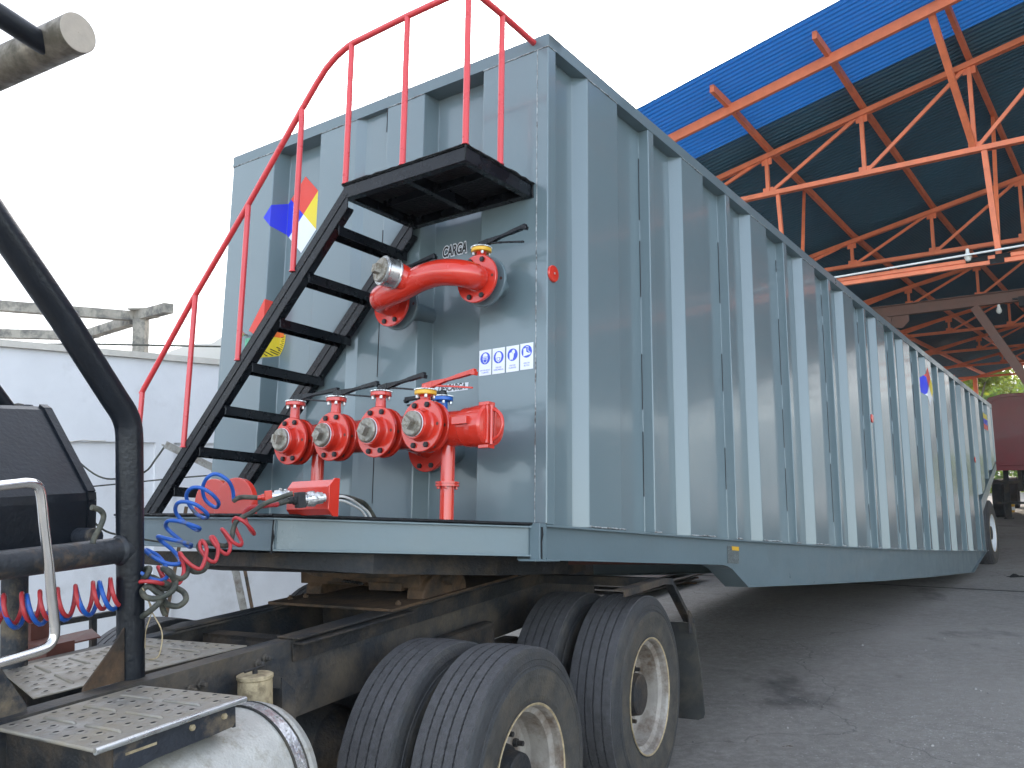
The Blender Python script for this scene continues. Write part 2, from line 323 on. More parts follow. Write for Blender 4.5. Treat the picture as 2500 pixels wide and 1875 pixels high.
# welds: lumpy beads along the corner post, under the rail and along the deck
b = MB()
def bead(p, q, r=.004, step=.035, gap=.12):
    p = Vector(p); q = Vector(q); L_ = (q-p).length; k = max(2, int(L_/step)); pts = []; rr = []
    for i in range(k+1):
        t = i/k; pts.append(p.lerp(q, t)+Vector((rnd.uniform(-1, 1), rnd.uniform(-1, 1), rnd.uniform(-1, 1)))*r*.4); rr.append(r*rnd.uniform(.5, 1.25))
    b.tube(pts, rr, 6)
bead((-.001, .067, .0), (-.001, .067, TH-.07), .003)
for v0, v1 in ((0, .424), (.853, 1.143), (1.40, 1.722), (2.165, 2.6)): bead((-.002, v0, TH-.072), (-.002, v1, TH-.072), .0032)
bead((-.003, 0, 0), (0, 2.6, 0.0), .005)
bead((0, -.002, TH-.072), (.07, -.002, TH-.072), .004)
for k in range(11):
    a = 1.098+1.187*k; c = .385+1.187*k
    bead((c, -.003, TH-.073), (c+.33, -.003, TH-.073), .0035); bead((a, -.003, .004), (a+.074, -.003, .004), .006); bead((c, -.003, .004), (c+.36, -.003, .004), .005)
b.build('weld_bead', 'weld', trailer, xf=sag)
b = MB()
for k in range(11):
    a = 1.098+1.187*k; z = .15+rnd.random()*.2
    while z < 2.2:
        h = rnd.uniform(.25, .55); b.box((a-.007, RD-.004, z), (a-.001, RD+.004, min(z+h, 2.3))); z += h+rnd.uniform(.08, .4)
z = .12
while z < 2.3:
    h = rnd.uniform(.2, .5); b.box((-.0015, 1.142, z), (.004, 1.1455, z+h)); z += h+rnd.uniform(.05, .25)
b.build('seam_gap', 'ink', trailer, xf=sag)
# deck and beams
def dz(v): return .019*v
DK = [(0, 0), (-1.02, .70), (-1.02, 1.92), (0, 2.6)]
b = MB()
top = [(u, v, dz(v)+.004) for u, v in DK]; b.prism(top, (0, 0, -.011))
b.build('deck', 'blackrough', trailer)
def channel(b, p, q, h, fl, t=.007, off=.018, drop=0.012):
    """C channel along p-q, web set back from the flange edge; outward side is to the right of p->q seen from above"""
    p = Vector(p); q = Vector(q); d = (q-p); d2 = Vector((d.x, d.y, 0)).normalized(); o = Vector((d2.y, -d2.x, 0))
    up = Vector((0, 0, 1))
    pc = lambda x, oo, z: x+o*oo+up*z
    for (o0, o1, z0, z1) in ((-off, -off-t, -drop, -h), (0, -fl, -drop, -drop-t*1.3), (0, -fl, -h, -h+t*1.3)):
        vs = [pc(x, oo, z) for x in (p, q) for oo, z in ((o0, z0), (o1, z0), (o1, z1), (o0, z1))]
        b.add(vs, [(0, 1, 2, 3), (7, 6, 5, 4), (0, 4, 5, 1), (1, 5, 6, 2), (2, 6, 7, 3), (3, 7, 4, 0)])
HB = .152
b = MB(); c3 = [(u, v, dz(v)) for u, v in DK]
channel(b, c3[1], c3[0], HB, .07); channel(b, c3[2], c3[1], HB, .07); channel(b, c3[3], c3[2], HB, .07)
b.box((-.062, -.004, -.168), (-.004, .052, .002)); b.box((-.10, -.01, -.172), (.10, .09, -.163))
b.build('front_beam', 'beam', trailer, bevel=.002)
b = MB()
bead((c3[1][0]-.002, c3[1][1]-.006, -.01), (c3[1][0]-.002, c3[1][1]-.006, -HB), .007); bead((-.05, -.008, -.015), (-.05, -.008, -.16), .005)
for i in (0, 1, 2): bead((c3[i][0]-.003, c3[i][1]-.002, c3[i][2]-.004), (c3[i+1][0]-.003, c3[i+1][1], c3[i+1][2]-.004), .006)
b.build('deck_edge_bead', 'blackrough', trailer)
# side beams with the drop behind the gooseneck
BP = [(-.01, -.166), (2.02, -.170), (2.10, -.178), (2.17, -.195), (2.43, -.317), (6, -.318), (10.88, -.302), (12.12, -.012)]
BP = [(-.01, -.166), (1.0, -.168), (2.00, -.171), (2.09, -.180), (2.16, -.198), (2.22, -.225), (2.43, -.317), (4, -.318), (6, -.318), (8, -.312), (10.88, -.302), (12.16, -.008)]
for side, nm in ((0, 'side_beam'), (1, 'side_beam')):
    b = MB(); y = (lambda v: v) if not side else (lambda v: TW-v)
    for (u0, w0), (u1, w1) in zip(BP[:-1], BP[1:]):
        # web
        vs = [(u, y(v), w_) for u, wl in ((u0, w0), (u1, w1)) for v, w_ in ((.020, -.012), (.028, -.012), (.028, wl), (.020, wl))]
        b.add(vs, [(0, 4, 7, 3), (1, 2, 6, 5), (0, 3, 2, 1), (4, 5, 6, 7)])
        dv = Vector((u1-u0, 0, w1-w0)).normalized(); nn_ = Vector((-dv.z, 0, dv.x))*.011
        vs = [Vector((u, y(v), wl))+e for u, wl in ((u0, w0), (u1, w1)) for v, e in ((-.008, Vector()), (.16, Vector()), (.16, nn_), (-.008, nn_))]
        b.add(vs, [(0, 1, 5, 4), (1, 2, 6, 5), (2, 3, 7, 6), (3, 0, 4, 7), (0, 3, 2, 1), (4, 5, 6, 7)])
        b.box((u0, y(-.008), -.013), (u1, y(.16), -.003))
    b.build(nm, 'beam', trailer, xf=sag)
b = MB()
b.prism([(12.06, 0, .77), (13.9, 0, 1.49), (13.9, 0, 1.37), (12.16, 0, .60), (12.16, 0, 0), (12.06, 0, 0)], (0, .14, 0))
b.build('wheel_arch_flange', 'beam', trailer, xf=sag)
# underframe: cross members, floor, coupler
b = MB(); b.box((.04, .17, -.016), (11.9, TW-.17, -.022))
for i in range(14): b.box((.5+i*.85, .03, -.023), (.56+i*.85, TW-.03, -.14))
b.box((0, .75, -.02), (11, .83, -.20)); b.box((0, 1.77, -.02), (11, 1.85, -.20))
b.build('underframe', 'primer', trailer, xf=sag)
b = MB(); low = [(-.97, .86, -.205), (-.62, .50, -.232), (.1, .36, -.245), (.75, .36, -.245), (.75, 2.1, -.25), (-.3, 2.0, -.25), (-.9, 1.84, -.21)]
up_ = [(u, v, -.145) for u, v, w_ in low]; n = len(low)
b.add(low+up_, [tuple(range(n-1, -1, -1)), tuple(range(n, 2*n))]+[(i, (i+1) % n, (i+1) % n+n, i+n) for i in range(n)])
b.build('coupler_plate', 'raildark', trailer)
# ---- stair
UO = -.54
def lerp(a, c, t): return a+(c-a)*t
b1, b2 = (2.428, .046), (.86, 1.648)     # outer stringer axis (v, w)
def stringer(u0, u1, name):
    b = MB(); d = Vector((0, b2[0]-b1[0], b2[1]-b1[1])).normalized(); nn = Vector((0, -d.z, d.y))
    if nn.z < 0: nn = -nn
    for off, hw, ua, uc in ((0, .052, u0, u0+(.006 if u1 > u0 else -.006)), (.048, .004, u0, u1), (-.048, .004, u0, u1), (0.005, .003, u0-(.004 if u1 > u0 else -.004), u0)):
        A_ = Vector((0, *b1)); B_ = Vector((0, *b2))
        # cut horizontally at the foot, vertically at the head
        ts = [(-hw+off), (hw+off)]
        foot = [A_+nn*t for t in ts]; foot = [f+d*((.046-f.z)/d.z) for f in foot]; head = [B_+nn*t for t in ts]; head = [h+d*((.862-h.y)/d.y) for h in head]
        q = [foot[0], foot[1], head[1], head[0]]
        b.prism([(ua, p.y, p.z) for p in q], (uc-ua, 0, 0))
    b.build(name, 'blackpaint', trailer, bevel=.0015)
stringer(UO, UO+.045, 'stair_stringer'); stringer(-.055, -.010, 'stair_stringer')
for k in range(7):
    z = 1.50-.2145*k; v = .925+.2088*k
    b = MB(); b.box((UO+.01, v, z), (-.02, v+.092, z-.012)); b.box((UO+.01, v, z-.001), (-.02, v+.006, z-.05)); b.box((UO+.01, v+.086, z-.001), (-.02, v+.092, z-.05))
    b.build('stair_tread', 'blackpaint', trailer, bevel=.002)
# ---- platform
b = MB(); b.box((-.548, .088, 1.700), (-.002, .90, 1.712)); b.build('platform_plate', 'blackrough', trailer)
b = MB()
b.box((-.542, .092, 1.632), (-.534, .896, 1.699)); b.box((-.534, .092, 1.632), (-.50, .896, 1.640))
b.box((-.534, .092, 1.632), (-.004, .100, 1.699)); b.box((-.50, .100, 1.632), (-.004, .130, 1.640))
b.box((-.534, .888, 1.632), (-.004, .896, 1.699)); b.box((-.50, .86, 1.632), (-.004, .888, 1.640))
b.box((-.012, .100, 1.632), (-.004, .888, 1.699)); b.box((-.045, .13, 1.632), (-.012, .86, 1.640))
b.box((-.50, .475, 1.640), (-.045, .480, 1.699)); b.box((-.50, .480, 1.640), (-.045, .51, 1.646)); b.box((-.29, .13, 1.66), (-.284, .86, 1.699))
b.build('platform_frame', 'blackpaint', trailer, bevel=.0015)
b = MB()
bead((-.55, .088, 1.708), (-.55, .90, 1.708), .005); bead((-.548, .086, 1.708), (-.004, .086, 1.708), .006); bead((-.546, .089, 1.64), (-.546, .089, 1.705), .006); bead((-.006, .089, 1.63), (-.006, .089, 1.70), .007)
b.build('platform_bead', 'blackrough', trailer)
# ---- hand rail
rl = [(UO, 2.585, .785), (UO, 2.56, .815), (UO, 2.135, 1.298), (UO, 1.69, 1.762), (UO, 1.264, 2.231), (UO, 1.15, 2.352), (UO, 1.08, 2.418), (UO, 1.0, 2.465), (UO, .92, 2.492), (UO, .877, 2.499), (UO, .49, 2.511), (UO, .11, 2.511), (UO+.006, .094, 2.511), (UO+.02, .090, 2.511), (-.277, .090, 2.507), (-.0, .090, 2.492)]
b = MB(); b.tube(rl, .0165, 14); b.build('handrail', 'redrail', trailer)
for v, z0, z1 in ((2.575, .045, .80), (2.11, .43, 1.32), (1.672, .88, 1.775), (1.256, 1.31, 2.235), (.885, 1.708, 2.495), (.488, 1.708, 2.51), (.094, 1.708, 2.505)):
    b = MB(); b.tube([(UO, v, z0), (UO, v, z1)], .0155, 14); b.lathe((UO, v, z0), (0, 0, 1), [(0, .020), (.004, .019), (.012, .0135)], 12); b.build('rail_post', 'redrail', trailer)
b = MB(); b.tube([(-.277, .091, 1.708), (-.277, .091, 2.505)], .0155, 14); b.lathe((-.277, .091, 1.708), (0, 0, 1), [(0, .020), (.004, .019), (.012, .0135)], 12); b.build('rail_post', 'redrail', trailer)
# ---- stickers
def FS(v, w_, k=1, u=0.0): return (u-.0012-.0006*k, v, w_)
def poly(pts, m, parent, name, k=1, u=0.0, label=None):
    b = MB(); b.prism([FS(v, w_, k, u) for v, w_ in pts], (.0005, 0, 0)); return b.build(name, m, parent, label=label)
def ring(cx, cy, r, n=28, sx=1): return [(cx+r*sx*math.cos(2*PI*i/n), cy+r*math.sin(2*PI*i/n)) for i in range(n)]
def surf_u(v):
    for a, c in zip(FP[:-1], FP[1:]):
        if a[0] <= v <= c[0]: return a[1]+(c[1]-a[1])*((v-a[0])/max(1e-6, c[0]-a[0]))
    return 0
def clip(poly_, v0, v1):
    for s_, lim in ((1, v0), (-1, -v1)):
        out = []
        for i in range(len(poly_)):
            a = poly_[i]; c = poly_[(i+1) % len(poly_)]; ia = s_*a[0] >= lim; ic = s_*c[0] >= lim
            if ia: out.append(a)
            if ia != ic: t = (lim/s_-a[0])/(c[0]-a[0]); out.append((lim/s_, a[1]+(c[1]-a[1])*t))
        poly_ = out
        if len(poly_) < 3: return []
    return poly_
def draped(pts, m, parent, name, k=1):
    """a vinyl sticker that follows the ribs of the front wall"""
    b = MB(); e = .0012+.0006*k
    for a, c in zip(FP[:-1], FP[1:]):
        if c[0]-a[0] < .01: continue
        q = clip(pts, a[0], c[0])
        if q: b.prism([(surf_u(min(max(v, a[0]+1e-4), c[0]-1e-4))-e, v, w_) for v, w_ in q], (-.0003, 0, 0))
    return b.build(name, m, parent)
dcx, dcy = 1.975, 2.00
def rot(p, a): return (p[0]*math.cos(a)-p[1]*math.sin(a), p[0]*math.sin(a)+p[1]*math.cos(a))
sq = .185
g = bpy.data.objects.new('hazard_diamond', None)
for nm, m_, ox, oy in (('red', 'sred', 1, 1), ('blue', 'sblue', 1, -1), ('yellow', 'syellow', -1, 1), ('white', 'signwhite', -1, -1)):
    pts = [(0, 0), (ox*sq, 0), (ox*sq, oy*sq), (0, oy*sq)]
    # square turned by 45 degrees: red up, blue to the viewer's left (+v), yellow right, white down
    pts = [rot(p, rad(45)) for p in pts]
    draped([(dcx+x, dcy+y) for x, y in pts], m_, trailer, 'hazard_diamond_quarter', 1)
# liquid dial sticker
b_c = (2.245, 1.20)
def sector(a0, a1, r0, r1, n=10): return [(b_c[0]+r1*math.cos(rad(a0+(a1-a0)*i/n)), b_c[1]+r1*math.sin(rad(a0+(a1-a0)*i/n))) for i in range(n+1)]+[(b_c[0]+r0*math.cos(rad(a1+(a0-a1)*i/n)), b_c[1]+r0*math.sin(rad(a1+(a0-a1)*i/n))) for i in range(n+1)]
draped([(2.31, 1.25), (2.22, 1.20), (2.10, 1.33), (2.13, 1.42), (2.17, 1.44)], 'sred', trailer, 'dial_red_band', 2)
draped(sector(-185, -85, 0.001, .165), 'syellow', trailer, 'dial_yellow_band', 1)
draped(sector(150, 180, 0.02, .15), 'sorange', trailer, 'dial_orange_band', 3)
draped([(2.26, 1.03), (2.34, 1.08), (2.34, 1.20), (2.26, 1.20)], 'sgreen', trailer, 'dial_green_band', 2)
b = MB()
for i in range(19):
    a = rad(-180+i*5); r0 = .158-(.02 if i % 2 else .032); ca, sa = math.cos(a), math.sin(a)
    p = [(b_c[0]+r0*ca, b_c[1]+r0*sa), (b_c[0]+.160*ca, b_c[1]+.160*sa)]; o = (-sa*.0022, ca*.0022)
    q = [(p[0][0]+o[0], p[0][1]+o[1]), (p[1][0]+o[0], p[1][1]+o[1]), (p[1][0]-o[0], p[1][1]-o[1]), (p[0][0]-o[0], p[0][1]-o[1])]
    b.prism([(surf_u(v)-.0042, v, w_) for v, w_ in q], (-.0003, 0, 0))
b.build('dial_tick', 'ink', trailer)
b = MB(); b.lathe((-.045, 2.32, 1.22), (-1, 0, 0), [(-.045, .008), (0, .008), (0, .022), (.012, .022), (.012, .001)], 8, smooth=False); b.build('valve_stub', 'galv', trailer)
def tm(v, w_, k=3, u=0.0): return Matrix(((0, 0, -1, u-.0012-.0006*k), (-1, 0, 0, v), (0, 1, 0, w_), (0, 0, 0, 1)))
PPE = [(.378, ('USO DE CASCO', 'Y LENTES')), (.293, ('USO DE', 'MASCARILLA')), (.206, ('USO DE', 'GUANTES')), (.120, ('USO DE', 'BOTAS'))]
for i, (vc, txt) in enumerate(PPE):
    wc = .813+(0, 0, .0, .002)[i]
    s = poly([(vc+.039, wc-.066), (vc-.039, wc-.066), (vc-.039, wc+.066), (vc+.039, wc+.066)], 'signwhite', trailer, 'safety_sign', 1, label=('white safety sign, helmet and glasses pictogram', 'white safety sign, face mask pictogram', 'white safety sign, gloves pictogram', 'white safety sign, boots pictogram')[i])
    cy = wc+(.022, .018, .020, .024)[i]
    poly(ring(vc, cy, .0315), 'signblue', s, 'blue_disc', 2)
    q = lambda L_: [(vc-x*.0315, cy+y*.0315) for x, y in L_]
    if i == 0:
        poly(q([(-.5, .28), (-.42, .62), (-.15, .82), (.15, .82), (.42, .62), (.5, .28)]), 'signwhite', s, 'pictogram', 3)
        poly(q([(-.45, .22), (-.5, -.1), (-.33, -.62), (0, -.88), (.33, -.62), (.5, -.1), (.45, .22)]), 'signwhite', s, 'pictogram', 3); poly(q([(-.36, .14), (-.4, -.1), (-.26, -.56), (0, -.76), (.26, -.56), (.4, -.1), (.36, .14)]), 'signblue', s, 'pictogram', 4)
        for sx in (-.2, .2): poly(ring(vc-sx*.0315, cy-.06*.0315, .0055, 14), 'signwhite', s, 'pictogram', 5); poly(ring(vc-sx*.0315, cy-.06*.0315, .0035, 12), 'signblue', s, 'pictogram', 6)
    elif i == 1:
        poly(q([(-.6, .1), (-.5, .5), (-.25, .82), (.25, .82), (.5, .5), (.6, .1), (.45, -.5), (0, -.85), (-.45, -.5)]), 'signwhite', s, 'pictogram', 3)
        poly(q([(-.36, -.05), (.36, -.05), (.3, -.45), (0, -.7), (-.3, -.45)]), 'signblue', s, 'pictogram', 4); poly(q([(-.26, -.12), (.26, -.12), (.22, -.4), (0, -.6), (-.22, -.4)]), 'signwhite', s, 'pictogram', 5)
    elif i == 2:
        poly(q([(-.55, -.8), (-.6, .25), (-.25, .45), (.05, .2), (.1, -.78)]), 'signwhite', s, 'pictogram', 3); poly(q([(.05, -.4), (.2, -.55), (.28, .1), (.5, .3), (.42, .72), (.15, .82), (-.1, .65), (-.12, .45), (.1, .2)]), 'signwhite', s, 'pictogram', 4)
    else:
        poly(q([(-.62, -.75), (-.6, .5), (-.1, .6), (-.05, -.05), (.35, -.25), (.72, -.3), (.72, -.52)]), 'signwhite', s, 'pictogram', 3); poly(q([(-.15, .62), (-.12, .82), (.35, .82), (.3, .15), (.75, -.2), (.82, -.32), (.72, -.3), (.2, .1), (.24, .72), (-.02, .72)]), 'signwhite', s, 'pictogram', 4)
    for j, t in enumerate(txt): text_mesh('sign_text', t, 'signblue', s, tm(vc, wc-.034-.0125*j-(.006 if i == 0 else 0), 2), .0105 if len(t) < 12 else .0092, extrude=.0001)
# lettering on the recessed panel (white outline under black)
ur = .11
A9 = Matrix.Rotation(rad(0), 4, 'Z')
text_mesh('loading_label', 'CARGA', 'signwhite', trailer, tm(.693, 1.503, 2, ur) @ Matrix.Diagonal((.62, 1, 1, 1)), .082, shear=.22, offset=.0085)
text_mesh('loading_label', 'CARGA', 'ink', trailer, tm(.693, 1.503, 4, ur) @ Matrix.Diagonal((.62, 1, 1, 1)), .082, shear=.22, offset=.0022)
poly([(.81, .710), (.578, .710), (.574, .750), (.81, .754)], 'signwhite', trailer, 'unloading_label', 1, ur)
text_mesh('unloading_label_text', 'DESCARGA', 'ink', trailer, tm(.690, .731, 4, ur) @ Matrix.Diagonal((.75, 1, 1, 1)), .050, shear=.22, offset=.001)
# side markings
def SS(u, w_, k=1): return sag((u, -.0012-.0006*k, w_))
def spoly(pts, m, name, k=1, v=0.0, label=None):
    b = MB(); b.prism([(lambda p: (p[0], p[1]+v, p[2]))(SS(u, w_, k)) for u, w_ in pts], (0, .0005, 0)); return b.build(name, m, trailer, label=label)
def reflector(u, w_, r):
    b = MB(); b.lathe((u, -.001, w_), (0, -1, 0), [(0, r), (.006, r), (.011, r*.93), (.013, r*.5), (.0135, .002)], 28); o = b.build('reflector', 'redpipe', trailer)
    b = MB(); b.lathe((u, -.013, w_), (0, -1, 0), [(0, .006), (.003, .006), (.004, .001)], 8); b.build('rivet', 'galv', o)
reflector(.042, 1.226, .043); reflector(5.90, 1.245, .043); reflector(11.8, 1.35, .043)
SP_ = side_profile()
def sdrape(pts, m, name):
    b = MB()
    for a, c in zip(SP_[:-1], SP_[1:]):
        if c[0]-a[0] < .003: continue
        q = clip(pts, a[0], c[0])
        if q: b.prism([sag((u, a[1]+(c[1]-a[1])*((u-a[0])/(c[0]-a[0]))-.002, w_)) for u, w_ in q], (0, -.0003, 0))
    return b.build(name, m, trailer)
for m_, tri in (('sred', [(0, 0), (-.19, .19), (0, .38), (.19, .19)]), ('sblue', [(0, 0), (-.19, .19), (-.38, 0), (-.19, -.19)]), ('syellow', [(0, 0), (.19, .19), (.38, 0), (.19, -.19)]), ('signwhite', [(0, 0), (-.19, -.19), (0, -.38), (.19, -.19)])):
    sdrape([(8.80+x*.72, 2.08+y*.66) for x, y in tri], m_, 'hazard_diamond_quarter')
for m_, a in (('syellow', 2.165), ('sblue', 2.075), ('sred', 1.985)): spoly([(12.95, a), (13.35, a+.0), (13.35, a+.088), (12.95, a+.088)], m_, 'flag_band')
b = MB(); b.prism([(2.15, .0185, -.075), (2.345, .0185, -.078), (2.335, .0185, -.19), (2.145, .0185, -.186)][::-1], (0, -.0012, 0)); o = b.build('rating_label', 'oldlabel', trailer, label='faded grey label with a yellow patch on the side beam')
b = MB(); b.prism([(2.22, .0165, -.076), (2.342, .0165, -.079), (2.340, .0165, -.105), (2.225, .0165, -.102)], (0, -.0005, 0)); b.build('yellow_patch', 'yellow', o)
# ---- valves
def hexbolt(b, c, ax, r=.0135, h=.012): b.lathe(c, ax, [(0, r), (h*.8, r), (h, r*.8), (h, .0005)], 6, smooth=False)
def flange(name, parent, c, ax, r=.122, t=.02, m='redpipe', bore=.05, bolts=True, holes=True, ang0=0):
    b = MB(); b.lathe(c, ax, [(0, bore), (0, r-.003), (.003, r), (t-.003, r), (t, r-.003), (t, bore)], 56, smooth=False); o = b.build(name, m, parent)
    a = Vector(ax).normalized(); C_ = Vector(c); x = Vector((0, 1, 0)); z = Vector((0, 0, 1))
    if abs(a.dot(x)) > .9: x = Vector((1, 0, 0))
    if abs(a.dot(z)) > .9: z = Vector((0, 1, 0)); x = Vector((1, 0, 0))
    if bolts:
        for ang in (67.5, 112.5, 247.5, 292.5):
            p = C_+a*t+(x*math.cos(rad(ang))+z*math.sin(rad(ang)))*r*.81; b = MB(); hexbolt(b, p, a, r*.11, .013); b.build('bolt', 'bolt', o)
    if holes:
        b = MB()
        for ang in (0, 180): p = C_+a*(t+.0004)+(x*math.cos(rad(ang))+z*math.sin(rad(ang)))*r*.81; b.lathe(p, a, [(0, .008), (.0003, .0005)], 12)
        b.build('bolt_hole', 'primer', o)
    return o
def lever(parent, p, length, m, rise=.012, name='lever', skew=0.0):
    """flat hand lever with its latch below, running towards -v"""
    u, v, w_ = p; b = MB(); sl = rise+.022
    def q(t, dz_): return (u+skew*t, v-length*t, w_+.002+sl*t+dz_)
    # upper arm: cheek plates that narrow to a neck, then a thick grip with a turned-down end
    for t0, t1, h0, h1, wd in ((-.05, .16, .030, .030, .026), (.16, .42, .030, .014, .022), (.42, .62, .014, .016, .020), (.62, .98, .018, .022, .024)):
        a0, a1 = q(t0, -h0/2), q(t1, -h1/2); b0, b1_ = q(t0, h0/2), q(t1, h1/2)
        b.prism([(a0[0]-wd/2, a0[1], a0[2]), (a1[0]-wd/2, a1[1], a1[2]), (b1_[0]-wd/2, b1_[1], b1_[2]), (b0[0]-wd/2, b0[1], b0[2])], (wd, 0, 0))
    b.bar(q(.93, -.004), q(1.0, -.012), .024, .018)
    # latch rod below, parting from the arm at a third of its length
    b.bar(q(.22, -.012), q(.45, -.030), .012, .009); b.bar(q(.45, -.030), q(.93, -.040-sl*.9), .013, .008)
    b.lathe((u, v, w_-.012), (0, 0, 1), [(0, .020), (.02, .020), (.022, .012), (.028, .010), (.028, .001)], 10)
    return b.build(name, m, parent, bevel=.002)
def neck(parent, u, v, w0, h, disc='redpipe', body='redpipe', lev='blackpaint', ll=.30, rise=.012, skew=0.0):
    b = MB(); b.lathe((u, v, w0), (0, 0, 1), [(0, .030), (.02, .026), (h-.03, .024), (h-.02, .030)], 20); n_ = b.build('valve_neck', body, parent)
    b = MB(); b.lathe((u, v, w0+h-.022), (0, 0, 1), [(0, .02), (0, .048), (.003, .051), (.018, .051), (.020, .048), (.020, .001)], 28, smooth=False); b.build('top_disc', disc, parent)
    b = MB(); k = 26
    vs = []; 
    for i in range(k*2):
        a = PI*i/k; r = .054 if i % 2 else .049; vs.append((u+r*math.cos(a), v+r*math.sin(a), w0+h))
    b.prism(vs, (0, 0, .004)); b.build('notch_plate', 'alu', parent)
    b = MB()
    for a in (45, 135, 225, 315): hexbolt(b, (u+.038*math.cos(rad(a)), v+.038*math.sin(rad(a)), w0+h-.022), (0, 0, -1), .007, .016)
    b.build('bolt', 'galv', parent)
    return lever(parent, (u, v, w0+h+.016), ll, lev, rise, skew=skew)
def plug(parent, c, r=.058, tilt=20, m='plug'):
    u, v, w_ = c
    b = MB(); b.lathe(c, (-1, 0, 0), [(-.02, r-.004), (0, r-.003), (.004, r), (.012, r), (.017, r-.006), (.017, .001)], 40)
    for du, h in ((0, .0),):
        s_ = .0235; cs = [rot(q, rad(tilt)) for q in ((-s_, -s_), (s_, -s_), (s_, s_), (-s_, s_))]; s2 = [rot(q, rad(tilt)) for q in ((-s_*.88, -s_*.88), (s_*.88, -s_*.88), (s_*.88, s_*.88), (-s_*.88, s_*.88))]
        lo = [(u-.016, v+x, w_+y) for x, y in cs]; hi = [(u-.046, v+x, w_+y) for x, y in s2]
        b.add(lo+hi, [(4, 7, 6, 5), (0, 4, 5, 1), (1, 5, 6, 2), (2, 6, 7, 3), (3, 7, 4, 0)])
    o = b.build('pipe_plug', m, parent); 
    b = MB(); b.lathe(c, (-1, 0, 0), [(-.004, r+.001), (-.001, r+.0015), (.001, r)], 40); b.build('thread_seal', 'signwhite', o)
    return o
mf = MB(); WA = .424
mf.tube([(-.36, 1.36, WA+.01), (-.36, .19, WA)], .083, 40); mf.lathe((-.36, 1.36, WA+.01), (0, 1, 0), [(0, .083), (.03, .07), (.045, .03), (.048, .001)], 36)
mani = mf.build('discharge_manifold', 'redpipe', trailer)
specs = [(1.254, .417, 'redpipe', 'blackpaint', .062, .30, .0), (.947, .420, 'redpipe', 'blackpaint', .052, .29, .006), (.638, .421, 'redpipe', 'blackpaint', .050, .30, .012), (.354, .431, 'yellow', 'redpipe', .020, .32, .012)]
for i, (v, w_, dm, lm, hh, ll, rise) in enumerate(specs):
    b = MB(); b.lathe((-.36, v, w_), (-1, 0, 0), [(.04, .06), (.10, .06)], 36)
    b.lathe((-.455, v, w_), (-1, 0, 0), [(0, .09), (.03, .09)], 40)
    b.lathe((-.498, v, w_), (-1, 0, 0), [(0, .080), (.006, .073), (.012, .070), (.046, .069), (.050, .066), (.050, .056), (.030, .056)], 40)
    vb = b.build('valve', 'redpipe', trailer, label=('red butterfly valve nearest the stair', 'second red butterfly valve from the stair', 'third red butterfly valve from the stair', 'red butterfly valve with yellow disc and red lever')[i])
    flange('flange', vb, (-.425, v, w_), (-1, 0, 0), .119, .022, bolts=True); flange('flange', vb, (-.480, v, w_), (-1, 0, 0), .122, .020)
    plug(vb, (-.552, v, w_), .0575, (12, 33, 30, 35)[i])
    neck(vb, -.468, v+.005, w_+.10, hh+.045, dm, 'redpipe', lm, ll, rise, skew=(.02, .0, -.02, -.03)[i])
flange('wall_flange', trailer, (-.11, .645, .385), (-1, 0, 0), .125, .022); flange('wall_flange', trailer, (-.075, .645, .385), (-1, 0, 0), .125, .022, 'beam')
b = MB(); b.tube([(.11, .645, .385), (-.08, .645, .385)], .057, 28); o = b.build('outlet_pipe', 'beam', trailer)
b = MB(); b.tube([(-.12, .645, .385), (-.30, .645, .42)], .057, 28); b.build('outlet_pipe', 'redpipe', trailer)
neck(trailer, -.12, .552, .50, .135, 'bluevalve', 'bluevalve', 'blackpaint', -.26, -.03)
# quick coupling
b = MB(); b.lathe((-.36, .19, WA), (0, -1, 0), [(0, .083), (0, .089), (.004, .092), (.045, .092), (.047, .095), (.080, .098), (.125, .098), (.136, .090), (.140, .07), (.142, .001)], 44)
cp = b.build('quick_coupling', 'redpipe', trailer)
b = MB(); b.box((-.41, .052, WA-.085), (-.395, .040, WA+.085)); b.box((-.365, .052, WA-.078), (-.350, .034, WA+.078)); b.lathe((-.380, .042, WA-.088), (0, 0, 1), [(0, .001), (0, .010), (.176, .010), (.176, .001)], 14)
for s_ in (-1, 1): b.box((-.40, .10, WA+s_*.088), (-.35, .045, WA+s_*.104))
b.box((-.475, .195, WA+.035), (-.445, .11, WA-.0)); b.build('hinge_bar', 'redpipe', cp, bevel=.002)
b = MB(); b.tube(cr([(-.375, .064, WA+.073), (-.376, .035, WA+.070), (-.378, -.005, WA+.045), (-.379, -.020, WA), (-.378, -.005, WA-.045), (-.376, .035, WA-.068), (-.375, .064, WA-.072)], 4), .0085, 10); b.build('handle', 'redpipe', cp)
for v in (.306, 1.187):
    b = MB(); b.tube([(-.36, v, dz(v)+.004), (-.36, v, WA-.06)], .033, 26); s = b.build('support_pipe', 'redpipe', trailer)
    b = MB(); b.lathe((-.36, v, .160), (0, 0, 1), [(0, .02), (0, .056), (.008, .056), (.009, .050), (.012, .050), (.013, .056), (.021, .056), (.021, .02)], 32, smooth=False)
    for a in (30, 150, 210, 330): hexbolt(b, (-.36+.043*math.cos(rad(a)), v+.043*math.sin(rad(a)), .16), (0, 0, -1), .008, .012)
    b.build('support_flange', 'redpipe', s)
